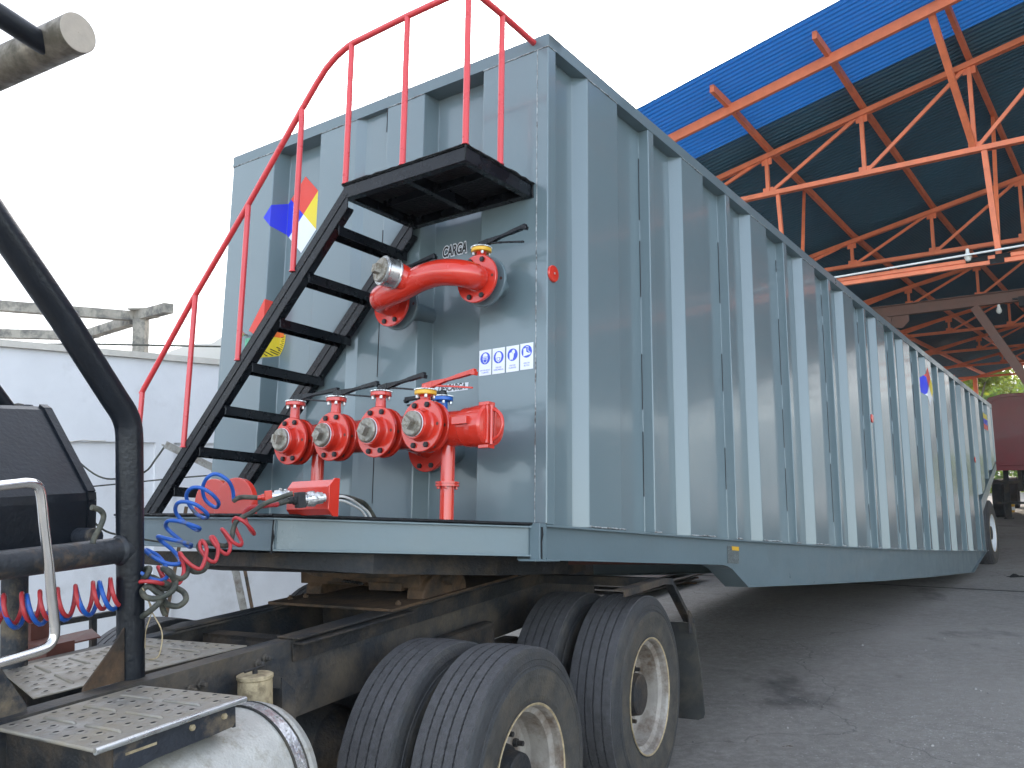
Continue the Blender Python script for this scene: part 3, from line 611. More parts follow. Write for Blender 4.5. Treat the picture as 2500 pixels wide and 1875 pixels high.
# upper loading line
ul = cr([(-.20, .284, 1.190), (-.245, .270, 1.186), (-.285, .285, 1.190), (-.31, .335, 1.200), (-.32, .43, 1.212), (-.32, .547, 1.205), (-.32, .666, 1.177), (-.32, .76, 1.160), (-.305, .82, 1.155), (-.27, .855, 1.153), (-.235, .862, 1.152), (-.20, .862, 1.151)], 5)
b = MB(); b.tube(ul, .066, 36); lp = b.build('loading_pipe', 'redpipe', trailer)
b = MB(); b.tube(cr([(-.30, .60, 1.195), (-.34, .625, 1.205), (-.375, .645, 1.222), (-.40, .655, 1.228)], 4), [.055]*4+[.066]*9, 30); b.build('branch_pipe', 'redpipe', lp)
bd = Vector((-.95, .28, .10)).normalized()
b = MB(); b.lathe((-.385, .655, 1.226), bd, [(0, .062), (0, .075), (.008, .077), (.012, .074), (.068, .074), (.074, .077), (.080, .075), (.080, .060)], 40); b.build('collar', 'galv', lp)
pl = plug(lp, (0, 0, 0), .063, 5); qq = (-Vector((1, 0, 0))).rotation_difference(bd).to_matrix().to_4x4(); pl.matrix_local = Matrix.Translation(Vector((-.385, .655, 1.226))+bd*.080) @ qq
for v, w_ in ((.286, 1.190), (.862, 1.152)):
    flange('flange', lp, (-.185, v, w_), (-1, 0, 0), .122, .018, holes=v < .5); flange('wall_flange', trailer, (-.120, v, w_), (-1, 0, 0), .128, .018, 'beam', bolts=False)
    b = MB(); b.tube([(.12, v, w_), (-.12, v, w_)], .05, 28); b.lathe((-.145, v, w_), (-1, 0, 0), [(0, .08), (.035, .08)], 30); b.build('inlet_stub', 'beam', trailer)
    neck(trailer, -.165, v, w_+.105, .060, 'yellow', 'redpipe', 'blackpaint', .285, .016, -.01)
# lifting lugs, coupling box
def lug(u, v, h, r, t=.03):
    n = 16; pts = [(v-r, dz(v)+.004)]+[(v-r*math.cos(PI*i/n), h-r*.85+r*.85*math.sin(PI*i/n)) for i in range(n+1)]+[(v+r, dz(v)+.004)]
    b = MB(); b.prism([(u, a, c) for a, c in pts], (t, 0, 0)); b.build('lifting_lug', 'redpipe', trailer, bevel=.003)
lug(-.93, 1.10, .192, .138); lug(-.875, 1.345, .20, .132)
b = MB()
u0 = -.95; ch = [(.012, .05), (.0, .03), (.0, -.03)]
prof = [(-.905, .012), (-.925, .012), (-.95, .036), (-.95, .128), (-.925, .158), (-.905, .158)]
b.prism([(u, .445, w_) for u, w_ in prof], (0, .262, 0)); b.prism([(u, .435, w_) for u, w_ in [(-.90, .006), (-.928, .006), (-.957, .033), (-.957, .131), (-.928, .164), (-.90, .164)]], (0, .010, 0))
b.build('coupling_box', 'redpipe', trailer, bevel=.002)
WHITE = [(-0.792, 3.929, 1.632), (-0.761, 3.979, 1.635), (-0.733, 4.081, 1.615), (-0.714, 4.185, 1.584), (-0.688, 4.239, 1.552), (-0.673, 4.261, 1.505)]
WHITE2 = [(-0.792, 3.930, 1.621), (-0.761, 3.981, 1.616), (-0.734, 4.084, 1.592), (-0.709, 4.188, 1.560), (-0.687, 4.241, 1.505)]
DKC = [(-0.802, 3.979, 1.635), (-0.757, 4.029, 1.631), (-0.724, 4.132, 1.614), (-0.698, 4.235, 1.587), (-0.658, 4.290, 1.505)]
TI = TR_M.inverted()
for P_, r, m_ in ((WHITE, .0055, 'white'), (WHITE2, .0055, 'white'), (DKC, .011, 'cable')):
    b = MB(); b.tube(cr([TI @ Vector(p) for p in P_]), r, 10); b.build('control_line', m_, trailer)
# ---- wheels
def tyre_prof(wd=.275, R=.525, ri=.300, grooves=True):
    h = wd/2; P = [(h-.030, ri-.012), (h-.012, ri), (h-.010, ri+.012), (h-.004, ri+.03), (h, ri+.075), (h+.004, ri+.11), (h+.002, ri+.135), (h-.003, R-.080), (h-.0005, R-.078), (h-.0005, R-.074), (h-.004, R-.072), (h-.006, R-.055), (h-.004, R-.052), (h-.012, R-.024), (h-.020, R-.012), (h-.024, R-.010)]
    T_ = [(h-.026, R-.004)]
    n = 5; tw = 2*(h-.026)
    for i in range(1, n):
        c = (h-.026)-tw*i/n; cc = R-.004+.004*(1-(2*c/tw)**2)
        T_ += [(c+.0040, cc), (c+.0030, cc-.011), (c-.0030, cc-.011), (c-.0040, cc)] if grooves else []
    T_ += [(-(h-.026), R-.004)]
    return P, T_, [(-a, r) for a, r in P[::-1]]
def tyre(parent, c, ax, name='tyre', wd=.275, R=.525, seg=96):
    A_, T_, B_ = tyre_prof(wd, R); b = MB()
    b.lathe(c, ax, A_, seg, mif=lambda i: 2 if 2 <= i <= 5 or i == 7 else 0); b.lathe(c, ax, [A_[-1], T_[0]], seg, 1)
    if seg >= 96:
        # worn ribs: the groove walls run in a fine zigzag around the tyre
        C_ = Vector(c); a = Vector(ax).normalized(); x = a.cross(Vector((0, 0, 1))).normalized(); y = a.cross(x); sg = 288
        for i in range(len(T_)-1):
            vs = []
            for q in (i, i+1):
                t, r = T_[q]; edge = 0 < q < len(T_)-1
                for k in range(sg):
                    g = 2*PI*k/sg; jt = (.0013 if k % 2 else -.0013)*(1 if (q-1) % 4 in (0, 1) else -1)+.0006*math.sin(k*1.7+q*2.1) if edge else 0
                    vs.append(C_+a*(t+jt)+(x*math.cos(g)+y*math.sin(g))*r)
            b.add(vs, [(k, (k+1) % sg, (k+1) % sg+sg, k+sg) for k in range(sg)], False if (i-1) % 4 in (0, 1, 2) and i > 0 else True, 1)
    else: b.lathe(c, ax, T_, seg, 1, smooth=True)
    b.lathe(c, ax, [T_[-1], B_[0]], seg, 1); b.lathe(c, ax, B_, seg, 0)
    return b.build(name, ['tyre', 'tread', 'tyredust'], parent)
def rim(parent, c, ax, m='rim', deep=.16, seg=64, wd=.275, hub=True):
    h = wd/2; c = Vector(c); a = Vector(ax).normalized()
    b = MB(); P = [(h-.030, .292), (h-.014, .300), (h-.006, .303), (h-.004, .300), (h-.008, .293), (h-.020, .287), (h-.045, .284), (h-.060, .262), (h-.10, .258), (h-deep+.02, .256), (h-deep, .248), (h-deep, .235), (h-deep+.004, .15), (h-deep+.004, .10)]
    b.lathe(c, a, P, seg, mif=lambda i: 1 if i < 4 else 0)
    b.lathe(c, a, [(-h+.03, .292), (-h+.006, .303), (-h+.02, .287), (-h+.05, .27), (h-deep, .256)], seg)
    o = b.build('rim', [m, 'rimlip'], parent)
    x = a.cross(Vector((0, 0, 1))).normalized(); y = a.cross(x)
    b = MB(); b.lathe(c, a, [(h-deep, .135), (h-deep+.03, .130), (h-deep+.045, .115), (h-deep+.10, .105), (h-deep+.105, .095), (h-deep+.105, .001)], 32, smooth=False); b.build('hub', 'raildark', o)
    b = MB()
    for i in range(10):
        g = 2*PI*i/10; p = c+a*(h-deep+.004)+(x*math.cos(g)+y*math.sin(g))*.168; b.lathe(p, a, [(0, .018), (.018, .017), (.02, .011), (.045, .011), (.045, .001)], 6, smooth=False)
    b.build('lug_nut', 'raildark', o)
    b = MB()
    for i in range(5):
        g = 2*PI*(i+.5)/5; p = c+a*(h-deep+.0045)+(x*math.cos(g)+y*math.sin(g))*.205; b.lathe(p, a, [(0, .027), (.0005, .0005)], 16)
    b.build('hand_hole', 'dark', o)
    return o
def wheel(name, parent, c, ax, **k):
    # the part's own object is the tyre; its rim is the sub-part
    t = tyre(parent, c, ax, name, seg=k.get('seg', 96)); rim(t, c, ax, m=k.get('m', 'rim'), deep=k.get('deep', .16)); return t
for du in (0,):
    for side in (0, 1):
        for j, uu in enumerate((12.79, 11.45)):
            if side == 0 and j == 0: wheel('wheel', trailer, (uu, -.03+.1375, .262), (0, -1, 0), m='rimwhite', deep=.13)
            tyre(trailer, (uu, (.05+.1375+.34) if side == 0 else TW-.2, .262), (0, -1, 0), 'inner_tyre', seg=48)
b = MB(); b.box((11.5, .6, .1), (14.6, .75, .45)); b.box((11.5, 1.85, .1), (14.6, 2.0, .45)); b.tube([(12.79, .2, .262), (12.79, 2.4, .262)], .07, 12); b.tube([(11.45, .2, .262), (11.45, 2.4, .262)], .07, 12)
b.build('axle_bogie', 'raildark', trailer)
# ---------------- the truck (local axes: p to the rear, l to its left, w up) ----------------
KM = ((0.477, -0.87882, -0.01249), (0.87852, 0.47716, -0.023), (0.02618, 0.0, 0.99966)); KT = (-0.3552, 5.5142, 0.0002)
truck = root('truck_tractor', 'dusty black truck tractor chassis with tandem dual wheels under the tank nose', 'truck', frame(KM, KT))
def crail(l0, l1, p0, p1, z0=.86, z1=1.125, t=.008, name='chassis_rail', m='rail'):
    b = MB(); s_ = 1 if l1 > l0 else -1; n = 8
    for i in range(n):
        a = p0+(p1-p0)*i/n; c = p0+(p1-p0)*(i+1)/n
        b.box((a, l0, z0), (c, l0+s_*t, z1)); b.box((a, l0+s_*t, z1-.009), (c, l1, z1)); b.box((a, l0+s_*t, z0), (c, l1, z0+.009))
    return b.build(name, m, truck)
crail(-.405, -.325, -3.6, 1.15, .82); crail(.30, .22, -3.6, 1.15, .82)
b = MB(); b.box((-1.35, -.56, .42), (-.05, -.44, .80)); b.box((-1.0, -.50, .40), (-.40, -.42, .95)); b.box((-1.35, .36, .42), (-.05, .48, .80)); b.build('suspension_beam', 'raildark', truck, bevel=.02)
# outer reinforcing angles and fish plate
b = MB(); b.box((-1.87, -.415, 1.040), (1.0, -.409, 1.116)); b.box((-1.87, -.470, 1.108), (-1.10, -.416, 1.116)); b.box((-1.87, -.445, 1.128), (-1.0, -.33, 1.135)); b.build('rail_reinforcement', 'raildark', truck, bevel=.002)
b = MB(); b.box((-1.9, .225, 1.128), (1.0, .30, 1.137)); b.build('rail_reinforcement', 'rail', truck)
for p in (-1.75, -.95, .5, 1.1): 
    b = MB(); b.box((p, -.32, .90), (p+.012, .22, 1.09)); b.box((p, -.32, .90), (p+.09, .22, .912)); b.box((p, -.32, 1.078), (p+.09, .22, 1.09)); b.build('cross_member', 'raildark', truck)
# big cast bolts on the rail
for p, z in ((-2.385, 1.055), (-2.335, 1.062), (-2.06, 1.075), (-2.02, 1.087)):
    b = MB(); b.lathe((p, -.405, z), (0, -1, 0), [(0, .017), (.010, .017), (.012, .010), (.034, .009), (.036, .001)], 8, smooth=False); b.build('rail_bolt', 'rail', truck)
# fifth wheel
b = MB(); b.prism([(-1.265, -.46, 1.137), (-1.265, .30, 1.137), (-.05, .30, 1.137), (-.05, -.46, 1.137)], (0, 0, .013)); fw = b.build('mounting_plate', 'rust', truck, bevel=.002)
for p, l in ((-1.17, .24), (-1.10, .20), (-1.15, -.41)):
    b = MB(); b.lathe((p, l, 1.15), (0, 0, 1), [(0, .015), (.012, .015), (.014, .008), (.02, .007), (.02, .001)], 6, smooth=False); b.build('plate_bolt', 'rust', fw)
for l in (.24, -.40):
    b = MB(); pts = []
    for i in range(13): a = PI*i/12; pts.append((-.80-.20*math.cos(a), 1.15+.115*math.sin(a)**.8 if math.sin(a) > 0 else 1.15))
    b.prism([(p, l-.05, z) for p, z in pts], (0, .10, 0)); b.lathe((-.80, l-.10, 1.225), (0, 1, 0), [(0, .001), (0, .030), (.2, .030), (.2, .001)], 16); b.build('pivot_bracket', 'rust', truck, bevel=.006)
b = MB(); n = 40; pl = []
for i in range(n): a = 2*PI*i/n; pl.append((-.66+.50*math.cos(a)*(1 if math.cos(a) < 0 else 1.1), -.05+.46*math.sin(a)))
b.prism([(p, l, 1.262) for p, l in pl], (0, 0, .04)); b.box((-.98, -.42, 1.20), (-.90, .34, 1.262)); b.box((-.60, -.36, 1.19), (-.52, .26, 1.262)); b.tube([(-1.02, .12, 1.215), (-.99, -.10, 1.212)], .009, 8); b.box((-1.0, -.12, 1.185), (-.86, -.32, 1.225))
b.build('fifth_wheel', 'rust', truck, bevel=.004)
b = MB(); b.tube([(-1.03-.002*i, .02-.006*i+(.008 if i % 2 else -.008), 1.225+(.010 if (i//2) % 2 else 0)) for i in range(30)], .004, 6); b.build('release_spring', 'raildark', truck)
# deck plates with raised holes, ribs and folded lip
def holes_plate(name, quad, z, lip=True, rows=7, cols=11, t=.004, m='plate'):
    q = [Vector((p, l, z)) for p, l in quad]      # a: near-left, b: far-left, c: far-right, d: near-right  (p, l)
    b = MB(); b.prism(q, (0, 0, -t))
    o = b.build(name, m, truck)
    hb = MB(); rb = MB(); lb = MB()
    def at(s, r): return q[0].lerp(q[1], s).lerp(q[3].lerp(q[2], s), r)
    for i in range(cols):
        for j in range(rows):
            if i % 3 == 2: continue
            s = (i+.6+.25*(j % 2))/(cols+.4); r = (j+.6)/(rows+.2)
            if not .03 < s < .97: continue
            c = at(s, r); N = 12; R_ = .0105
            ax_ = (q[1]-q[0]).normalized(); ay = (q[3]-q[0]).normalized()
            vs = []; 
            for rr, h in ((R_*1.75, .0004), (R_*1.1, .0032), (R_*.85, .0034)):
                for k in range(N): a = 2*PI*k/N; vs.append(c+(ax_*math.cos(a)+ay*math.sin(a)*.8)*rr+Vector((0, 0, h)))
            rb.add(vs, [(a*N+k, a*N+(k+1) % N, (a+1)*N+(k+1) % N, (a+1)*N+k) for a in (0, 1) for k in range(N)], True)
            hb.add([c+(ax_*math.cos(2*PI*k/N)+ay*math.sin(2*PI*k/N)*.8)*R_*.9+Vector((0, 0, .0030)) for k in range(N)], [tuple(range(N))])
    for i in range(cols):
        if i % 3 != 2: continue
        s = (i+.6)/(cols+.4); a = at(s, .12); c = at(s, .88); d = (c-a)
        for t0, t1 in ((0, .42), (.55, 1)):
            lb.tube([a+d*t0+Vector((0, 0, -.003)), a+d*(t0+.02)+Vector((0, 0, .002)), a+d*(t1-.02)+Vector((0, 0, .002)), a+d*t1+Vector((0, 0, -.003))], .0055, 8)
    rb.build('raised_rim', m, o); hb.build('drain_hole', 'dark', o); lb.build('stiffening_rib', m, o)
    if lip:
        for x, y, rr in ((q[3], q[2], .009), (q[3]-(q[2]-q[3])*0, q[0], .006)):
            l_ = MB(); l_.tube([x+Vector((0, 0, -rr+.001)), y+Vector((0, 0, -rr+.001))], rr, 12); l_.build('folded_lip', 'galv' if rr > .007 else m, o)
    return o
holes_plate('step_plate', [(-2.605, -.20), (-2.03, .215), (-2.03, -.39), (-2.72, -.335)][0:0] or [(-2.66, .235), (-2.06, .215), (-2.03, -.325), (-2.86, -.26)], 1.130, lip=False, rows=8, cols=14)
sp_ = holes_plate('step_plate', [(-3.08, -.425), (-2.60, -.425), (-2.575, -.865), (-3.10, -.875)], 1.122, rows=7, cols=11)
b = MB()
pts = [(-3.035, 1.112), (-2.612, 1.109), (-2.612, 1.056), (-2.622, 1.044), (-2.70, 1.040), (-2.90, 1.036), (-3.035, 1.02)]
b.prism([(p, -.862, z) for p, z in pts], (0, .008, 0)); br = b.build('step_bracket', 'dustblack', truck, bevel=.001)
b = MB(); b.box((-3.0, -.8635, 1.073), (-2.90, -.8622, 1.080)); b.build('slot', 'canister', br)
for p, z in ((-2.78, 1.085), (-2.66, 1.085)):
    b = MB(); hexbolt(b, (p, -.862, z), (0, -1, 0), .009, .01); b.build('bracket_bolt', 'canister', br)
b = MB(); b.box((-2.62, -.86, 1.04), (-2.61, -.41, 1.117)); b.box((-3.04, -.86, .98), (-3.03, -.41, 1.117)); b.build('step_support', 'raildark', truck)
# air reservoirs
def reservoir(p0, p1, l, z, r):
    b = MB(); b.lathe((p0, l, z), (1, 0, 0), [(0, .001), (.005, r*.45), (.02, r*.75), (.05, r*.95), (.08, r), (p1-p0-.08, r), (p1-p0-.05, r*.95), (p1-p0-.02, r*.75), (p1-p0-.005, r*.45), (p1-p0, .001)], 56)
    o = b.build('air_reservoir', 'airtank', truck)
    for pp_ in (p1-.155,):
        b = MB(); b.lathe((pp_, l, z), (1, 0, 0), [(0, r+.0005), (0, r+.005), (.045, r+.005), (.045, r+.0005)], 56); b.build('strap', 'alu', o)
        b = MB(); b.lathe((pp_-.006, l, z), (1, 0, 0), [(0, r), (0, r+.007), (.006, r+.007), (.006, r)], 56); b.lathe((pp_+.045, l, z), (1, 0, 0), [(0, r), (0, r+.007), (.006, r+.007), (.006, r)], 56); b.build('strap_edge', 'mud', o)
    return o
reservoir(-2.93, -2.27, -.70, .795, .24); reservoir(-3.8, -3.00, -.70, .80, .24)
# filter canister beside the rail
b = MB(); b.lathe((-2.17, -.505, .90), (0, 0, 1), [(0, .05), (.0, .062), (.13, .062), (.15, .062), (.155, .066), (.165, .066), (.168, .06), (.170, .001)], 36); cn = b.build('filter_canister', 'canister', truck)
b = MB(); b.lathe((-2.17, -.505, 1.068), (0, 0, 1), [(0, .010), (.022, .010), (.022, .001)], 12); b.tube([(-2.22, -.505, 1.086), (-2.125, -.505, 1.088)], .005, 8); b.build('wing_screw', 'raildark', cn)
b = MB(); b.prism([(-2.09, -.56, 1.04), (-2.02, -.56, .98), (-2.02, -.56, .85), (-2.09, -.56, .85)], (0, .006, 0)); b.box((-2.09, -.554, .85), (-2.084, -.41, 1.0)); b.build('canister_bracket', 'rail', truck)
# tubular rack
b = MB()
pts = [(-2.546, -.31, 1.118), (-2.548, -.31, 1.45), (-2.551, -.31, 1.90)]+cr([(-2.551, -.31, 1.925), (-2.556, -.31, 1.975), (-2.575, -.31, 2.02), (-2.61, -.31, 2.066)], 4)+[(-2.80, -.31, 2.318), (-3.014, -.31, 2.58), (-3.3, -.31, 2.94)]
b.tube(pts, .0452, 30); rk = b.build('rack_tube', 'tube', truck)
b = MB(); b.tube([(-2.555, -.31, 1.555), (-3.4, -.31, 1.555)], .0435, 28); b.lathe((-2.592, -.31, 1.555), (-1, 0, 0), [(0, .052), (.006, .049), (.012, .0435)], 28); b.build('cross_tube', 'crosstube', truck)
b = MB(); b.tube([(-2.60, .25, 1.13), (-2.60, .25, 1.56), (-2.60, .25, 1.62)], .045, 26); b.build('rack_post', 'dustblack', truck)
b = MB(); b.tube([(-2.60, .25, 1.60), (-2.60, -.20, 1.60)], .03, 16); b.build('rack_tie', 'dustblack', truck)
b = MB(); b.prism([(-2.59, -.335, 1.30), (-2.59, -.335, 1.127), (-2.745, -.335, 1.127), (-2.74, -.335, 1.142), (-2.645, -.335, 1.235)], (0, .007, 0)); b.build('gusset_plate', 'rust', truck, bevel=.001)
b = MB(); b.prism([(-3.20, -.372, 1.28), (-3.03, -.372, 1.262), (-2.955, -.372, 1.145), (-2.955, -.372, 1.127), (-3.2, -.372, 1.127)], (0, .007, 0)); b.build('gusset_plate', 'dustblack', truck, bevel=.001)
b = MB(); b.tube([(-2.577, -.062, 3.44), (-2.577, .9, 3.40)], .0742, 44, cap=False); rc = b.build('rack_roller', 'pipegrey', truck)
b = MB(); b.lathe((-2.577, -.060, 3.44), (0, -1, .036), [(0, .0735), (.0015, .0735), (.003, .0715), (.003, .001)], 44, smooth=False); b.build('end_cap', 'cap', rc)
b = MB(); b.tube([(-2.60, .075, 3.41), (-2.80, .075, 3.455), (-3.3, .075, 3.56)], .040, 24); b.build('upper_tube', 'tube', truck)
b = MB(); b.tube([(-2.50, .25, 1.90), (-2.66, .25, 2.10), (-3.05, .25, 2.59)], .026, 16); b.build('rear_brace', 'tube', truck)
# steel cabinet behind the cab
b = MB(); face = [(-2.72, .60, 2.066), (-2.56, .16, 2.063), (-2.55, .135, 2.058), (-2.55, -.105, 1.752), (-2.55, -.112, 1.725), (-2.55, -.10, 1.52), (-2.72, .60, 1.52)]
face = [(-2.56, .85, 2.085), (-2.56, .165, 2.070), (-2.56, .138, 2.056), (-2.56, -.110, 1.750), (-2.56, -.113, 1.722), (-2.56, -.105, 1.53), (-2.56, .85, 1.50)]
b.prism(face, (-.42, 0, 0)); cb_ = b.build('steel_cabinet', 'tube', truck, bevel=.004)
b = MB()
for a_, c_ in zip(face[1:5], face[2:6]): b.bar(Vector(a_)+Vector((.006, 0, 0)), Vector(c_)+Vector((.006, 0, 0)), .018, .03, up=(1, 0, 0))
b.build('cabinet_edge', 'tube', cb_)
b = MB(); b.lathe((-2.60, .24, 2.07), (0, 0, 1), [(0, .022), (.012, .018), (.016, .001)], 8); b.lathe((-2.60, .19, 2.068), (0, 0, 1), [(0, .026), (.008, .02), (.01, .001)], 8); b.build('lid_clamp', 'dustblack', cb_)
b = MB(); b.tube(cr([(-2.80, -.45, 1.712), (-2.771, -.45, 1.702), (-2.757, -.45, 1.681), (-2.771, -.45, 1.646), (-2.789, -.45, 1.619), (-2.796, -.45, 1.60)], 4), .009, 10); b.build('short_hose', 'cable', truck)
# polished grab handle
b = MB(); gp = [(-3.25, -.47, 1.785), (-3.104, -.47, 1.792)]+cr([(-3.03, -.47, 1.797), (-2.999, -.47, 1.791), (-2.982, -.47, 1.765), (-2.971, -.47, 1.674)], 5)+[(-2.955, -.47, 1.56), (-2.945, -.47, 1.46)]+cr([(-2.934, -.47, 1.376), (-2.938, -.47, 1.338), (-2.966, -.47, 1.316), (-3.023, -.47, 1.309)], 5)+[(-3.15, -.47, 1.300), (-3.3, -.47, 1.29)]
b.tube(gp, .0145, 24); b.build('grab_handle', 'chrome', truck)
# low guard rail and oddments beyond the deck plate
b = MB(); b.bar((-2.33, .60, 1.195), (-1.80, .60, 1.185), .03, .022); b.bar((-2.02, .60, 1.18), (-2.02, .60, .95), .02, .026, up=(1, 0, 0)); b.bar((-2.29, .60, 1.18), (-2.29, .60, .95), .02, .026, up=(1, 0, 0)); b.bar((-1.84, .60, 1.18), (-1.84, .60, .95), .02, .026, up=(1, 0, 0)); b.build('guard_rail', 'raildark', truck)
b = MB(); b.box((-2.42, .33, 1.10), (-2.30, .50, 1.16)); b.prism([(-2.30, .36, 1.14), (-2.16, .36, 1.14), (-2.13, .46, 1.16), (-2.28, .50, 1.15)], (0, 0, .006)); b.box((-2.36, .52, 1.0), (-2.28, .58, 1.26)); b.build('rusty_bracket', 'primer', truck)
# wheels: two driven axles, duals each side
for p in (-1.38, 0.0):
    wheel('wheel', truck, (p, -1.22+.1375, .525), (0, -1, 0), seg=120, deep=.165)
    tyre(truck, (p, -1.22+.1375+.335, .525), (0, -1, 0), 'inner_tyre')
    tyre(truck, (p, 1.13-.1375, .525), (0, 1, 0), 'outer_left_tyre'.replace('_left', ''), seg=64); tyre(truck, (p, 1.13-.1375-.335, .525), (0, 1, 0), 'inner_tyre', seg=48)
    b = MB(); b.tube([(p, -1.0, .525), (p, .9, .525)], .08, 16); b.lathe((p, -.30, .55), (0, 1, 0), [(0, .06), (.08, .17), (.3, .20), (.5, .06)], 20); b.build('axle_housing', 'raildark', truck)
b = MB(); b.prism([(-1.2, -.50, .82), (-.15, -.50, .82), (-.6, -.50, .66), (-.8, -.50, .66)], (0, .09, 0)); b.prism([(-1.2, .32, .82), (-.15, .32, .82), (-.6, .32, .66), (-.8, .32, .66)], (0, .09, 0)); b.build('leaf_spring', 'raildark', truck)
# mud flap hanger and flap behind the rear axle
b = MB(); path = [(-.30, 1.125), (.30, 1.105), (.44, 1.085), (.62, .93), (.80, .775)]
for (p0, z0), (p1, z1) in zip(path[:-1], path[1:]): b.prism([(p0, -1.215, z0), (p1, -1.215, z1), (p1, -1.215, z1-.035), (p0, -1.215, z0-.035)], (0, .012, 0)); b.prism([(p0, -1.20, z0), (p1, -1.20, z1), (p1, -1.20, z1-.006), (p0, -1.20, z0-.006)], (0, .05, 0))
b.prism([(.30, -1.17, 1.10), (.36, -1.17, 1.10), (.36, -.40, 1.10), (.30, -.40, 1.10)], (0, 0, -.05)); b.prism([(.70, -1.222, .86), (.80, -1.222, .79), (.78, -1.222, .71), (.69, -1.222, .72)], (0, .008, 0)); mh = b.build('mudflap_hanger', 'raildark', truck)
b = MB(); fl = [(-1.235, .775), (-1.262, .50), (-1.272, .24), (-1.262, .215), (-1.23, .20), (-.62, .20), (-.62, .775)]
b.prism([(.745+.05*math.sin((z-.2)*3.0)*0, l, z) for l, z in fl], (.009, 0, 0)); b.build('mudflap', 'mud', truck, bevel=.002)
b = MB(); b.box((.20, -.34, .98), (.26, -.30, 1.22)); b.box((.20, -.12, 1.0), (.25, -.08, 1.2)); b.build('rear_bracket', 'alu', truck)
# ---------------- air lines between truck and trailer ----------------
BLUE = [(-1.097,3.631,1.647),(-1.116,3.614,1.642),(-1.129,3.615,1.634),(-1.127,3.595,1.678),(-1.137,3.559,1.717),(-1.178,3.545,1.742),(-1.213,3.541,1.725),(-1.236,3.562,1.685),(-1.232,3.587,1.639),(-1.190,3.580,1.610),(-1.161,3.529,1.629),(-1.174,3.487,1.664),(-1.214,3.474,1.689),(-1.247,3.466,1.688),(-1.272,3.485,1.662),(-1.269,3.507,1.626),(-1.237,3.511,1.585),(-1.197,3.488,1.572),(-1.173,3.434,1.590),(-1.200,3.403,1.623),(-1.239,3.391,1.638),(-1.271,3.392,1.633),(-1.288,3.420,1.601),(-1.266,3.436,1.565),(-1.212,3.428,1.531),(-1.178,3.365,1.540),(-1.205,3.333,1.557),(-1.250,3.321,1.571),(-1.282,3.324,1.569),(-1.299,3.360,1.545),(-1.258,3.365,1.505),(-1.210,3.351,1.473),(-1.183,3.291,1.486),(-1.208,3.262,1.498),(-1.256,3.250,1.511),(-1.292,3.264,1.518),(-1.289,3.297,1.497),(-1.249,3.292,1.467),(-1.214,3.264,1.439),(-1.194,3.212,1.425),(-1.229,3.193,1.427),(-1.275,3.179,1.453),(-1.306,3.190,1.474),(-1.307,3.216,1.472),(-1.275,3.216,1.455),(-1.241,3.195,1.428),(-1.221,3.169,1.401),(-1.211,3.140,1.384),(-1.221,3.110,1.377),(-1.248,3.098,1.386),(-1.268,3.085,1.402),(-1.296,3.085,1.413),(-1.307,3.094,1.393)]
RED = [(-0.944,3.548,1.615),(-0.993,3.533,1.611),(-1.035,3.523,1.607),(-1.062,3.538,1.588),(-1.062,3.548,1.567),(-1.052,3.548,1.539),(-1.033,3.540,1.513),(-1.016,3.514,1.506),(-1.017,3.477,1.528),(-1.042,3.453,1.559),(-1.070,3.455,1.571),(-1.083,3.469,1.557),(-1.073,3.478,1.519),(-1.049,3.461,1.480),(-1.044,3.424,1.469),(-1.064,3.399,1.485),(-1.090,3.393,1.521),(-1.107,3.405,1.532),(-1.097,3.416,1.512),(-1.071,3.395,1.474),(-1.070,3.358,1.443),(-1.092,3.336,1.460),(-1.119,3.336,1.494),(-1.129,3.348,1.507),(-1.117,3.350,1.503),(-1.095,3.330,1.468),(-1.094,3.297,1.423),(-1.114,3.275,1.432),(-1.142,3.278,1.469),(-1.146,3.288,1.495),(-1.133,3.285,1.493),(-1.113,3.258,1.463),(-1.120,3.228,1.407),(-1.144,3.212,1.413),(-1.174,3.203,1.443),(-1.194,3.216,1.461),(-1.188,3.221,1.435),(-1.173,3.201,1.400),(-1.176,3.175,1.364),(-1.191,3.154,1.363),(-1.217,3.145,1.382),(-1.236,3.146,1.407),(-1.245,3.153,1.419),(-1.234,3.155,1.392),(-1.210,3.119,1.367),(-1.230,3.087,1.375),(-1.264,3.076,1.380),(-1.294,3.082,1.373)]
CAB1 = [(-0.869,3.525,1.659),(-0.921,3.506,1.642),(-0.973,3.489,1.620),(-1.016,3.473,1.589),(-1.063,3.457,1.563),(-1.079,3.453,1.529),(-1.080,3.437,1.494),(-1.091,3.412,1.470),(-1.115,3.389,1.475),(-1.151,3.369,1.486),(-1.171,3.360,1.484),(-1.177,3.358,1.468),(-1.151,3.348,1.438),(-1.131,3.318,1.413),(-1.135,3.288,1.392),(-1.156,3.266,1.389),(-1.173,3.250,1.404),(-1.184,3.240,1.429),(-1.168,3.227,1.408),(-1.163,3.198,1.386),(-1.173,3.171,1.376),(-1.193,3.149,1.388),(-1.218,3.136,1.415)]
CAB2 = [(-1.284,3.106,1.405),(-1.272,3.110,1.417),(-1.251,3.094,1.420),(-1.254,3.076,1.397),(-1.281,3.100,1.382),(-1.257,3.119,1.389),(-1.224,3.118,1.375),(-1.187,3.115,1.360),(-1.160,3.081,1.377),(-1.169,3.056,1.408),(-1.198,3.076,1.420),(-1.181,3.098,1.407),(-1.157,3.081,1.377),(-1.153,3.055,1.353),(-1.177,3.044,1.334),(-1.211,3.043,1.325),(-1.244,3.046,1.332),(-1.265,3.072,1.350),(-1.251,3.089,1.361),(-1.226,3.089,1.343),(-1.196,3.066,1.328),(-1.197,3.036,1.309),(-1.227,3.032,1.283),(-1.254,3.050,1.267)]
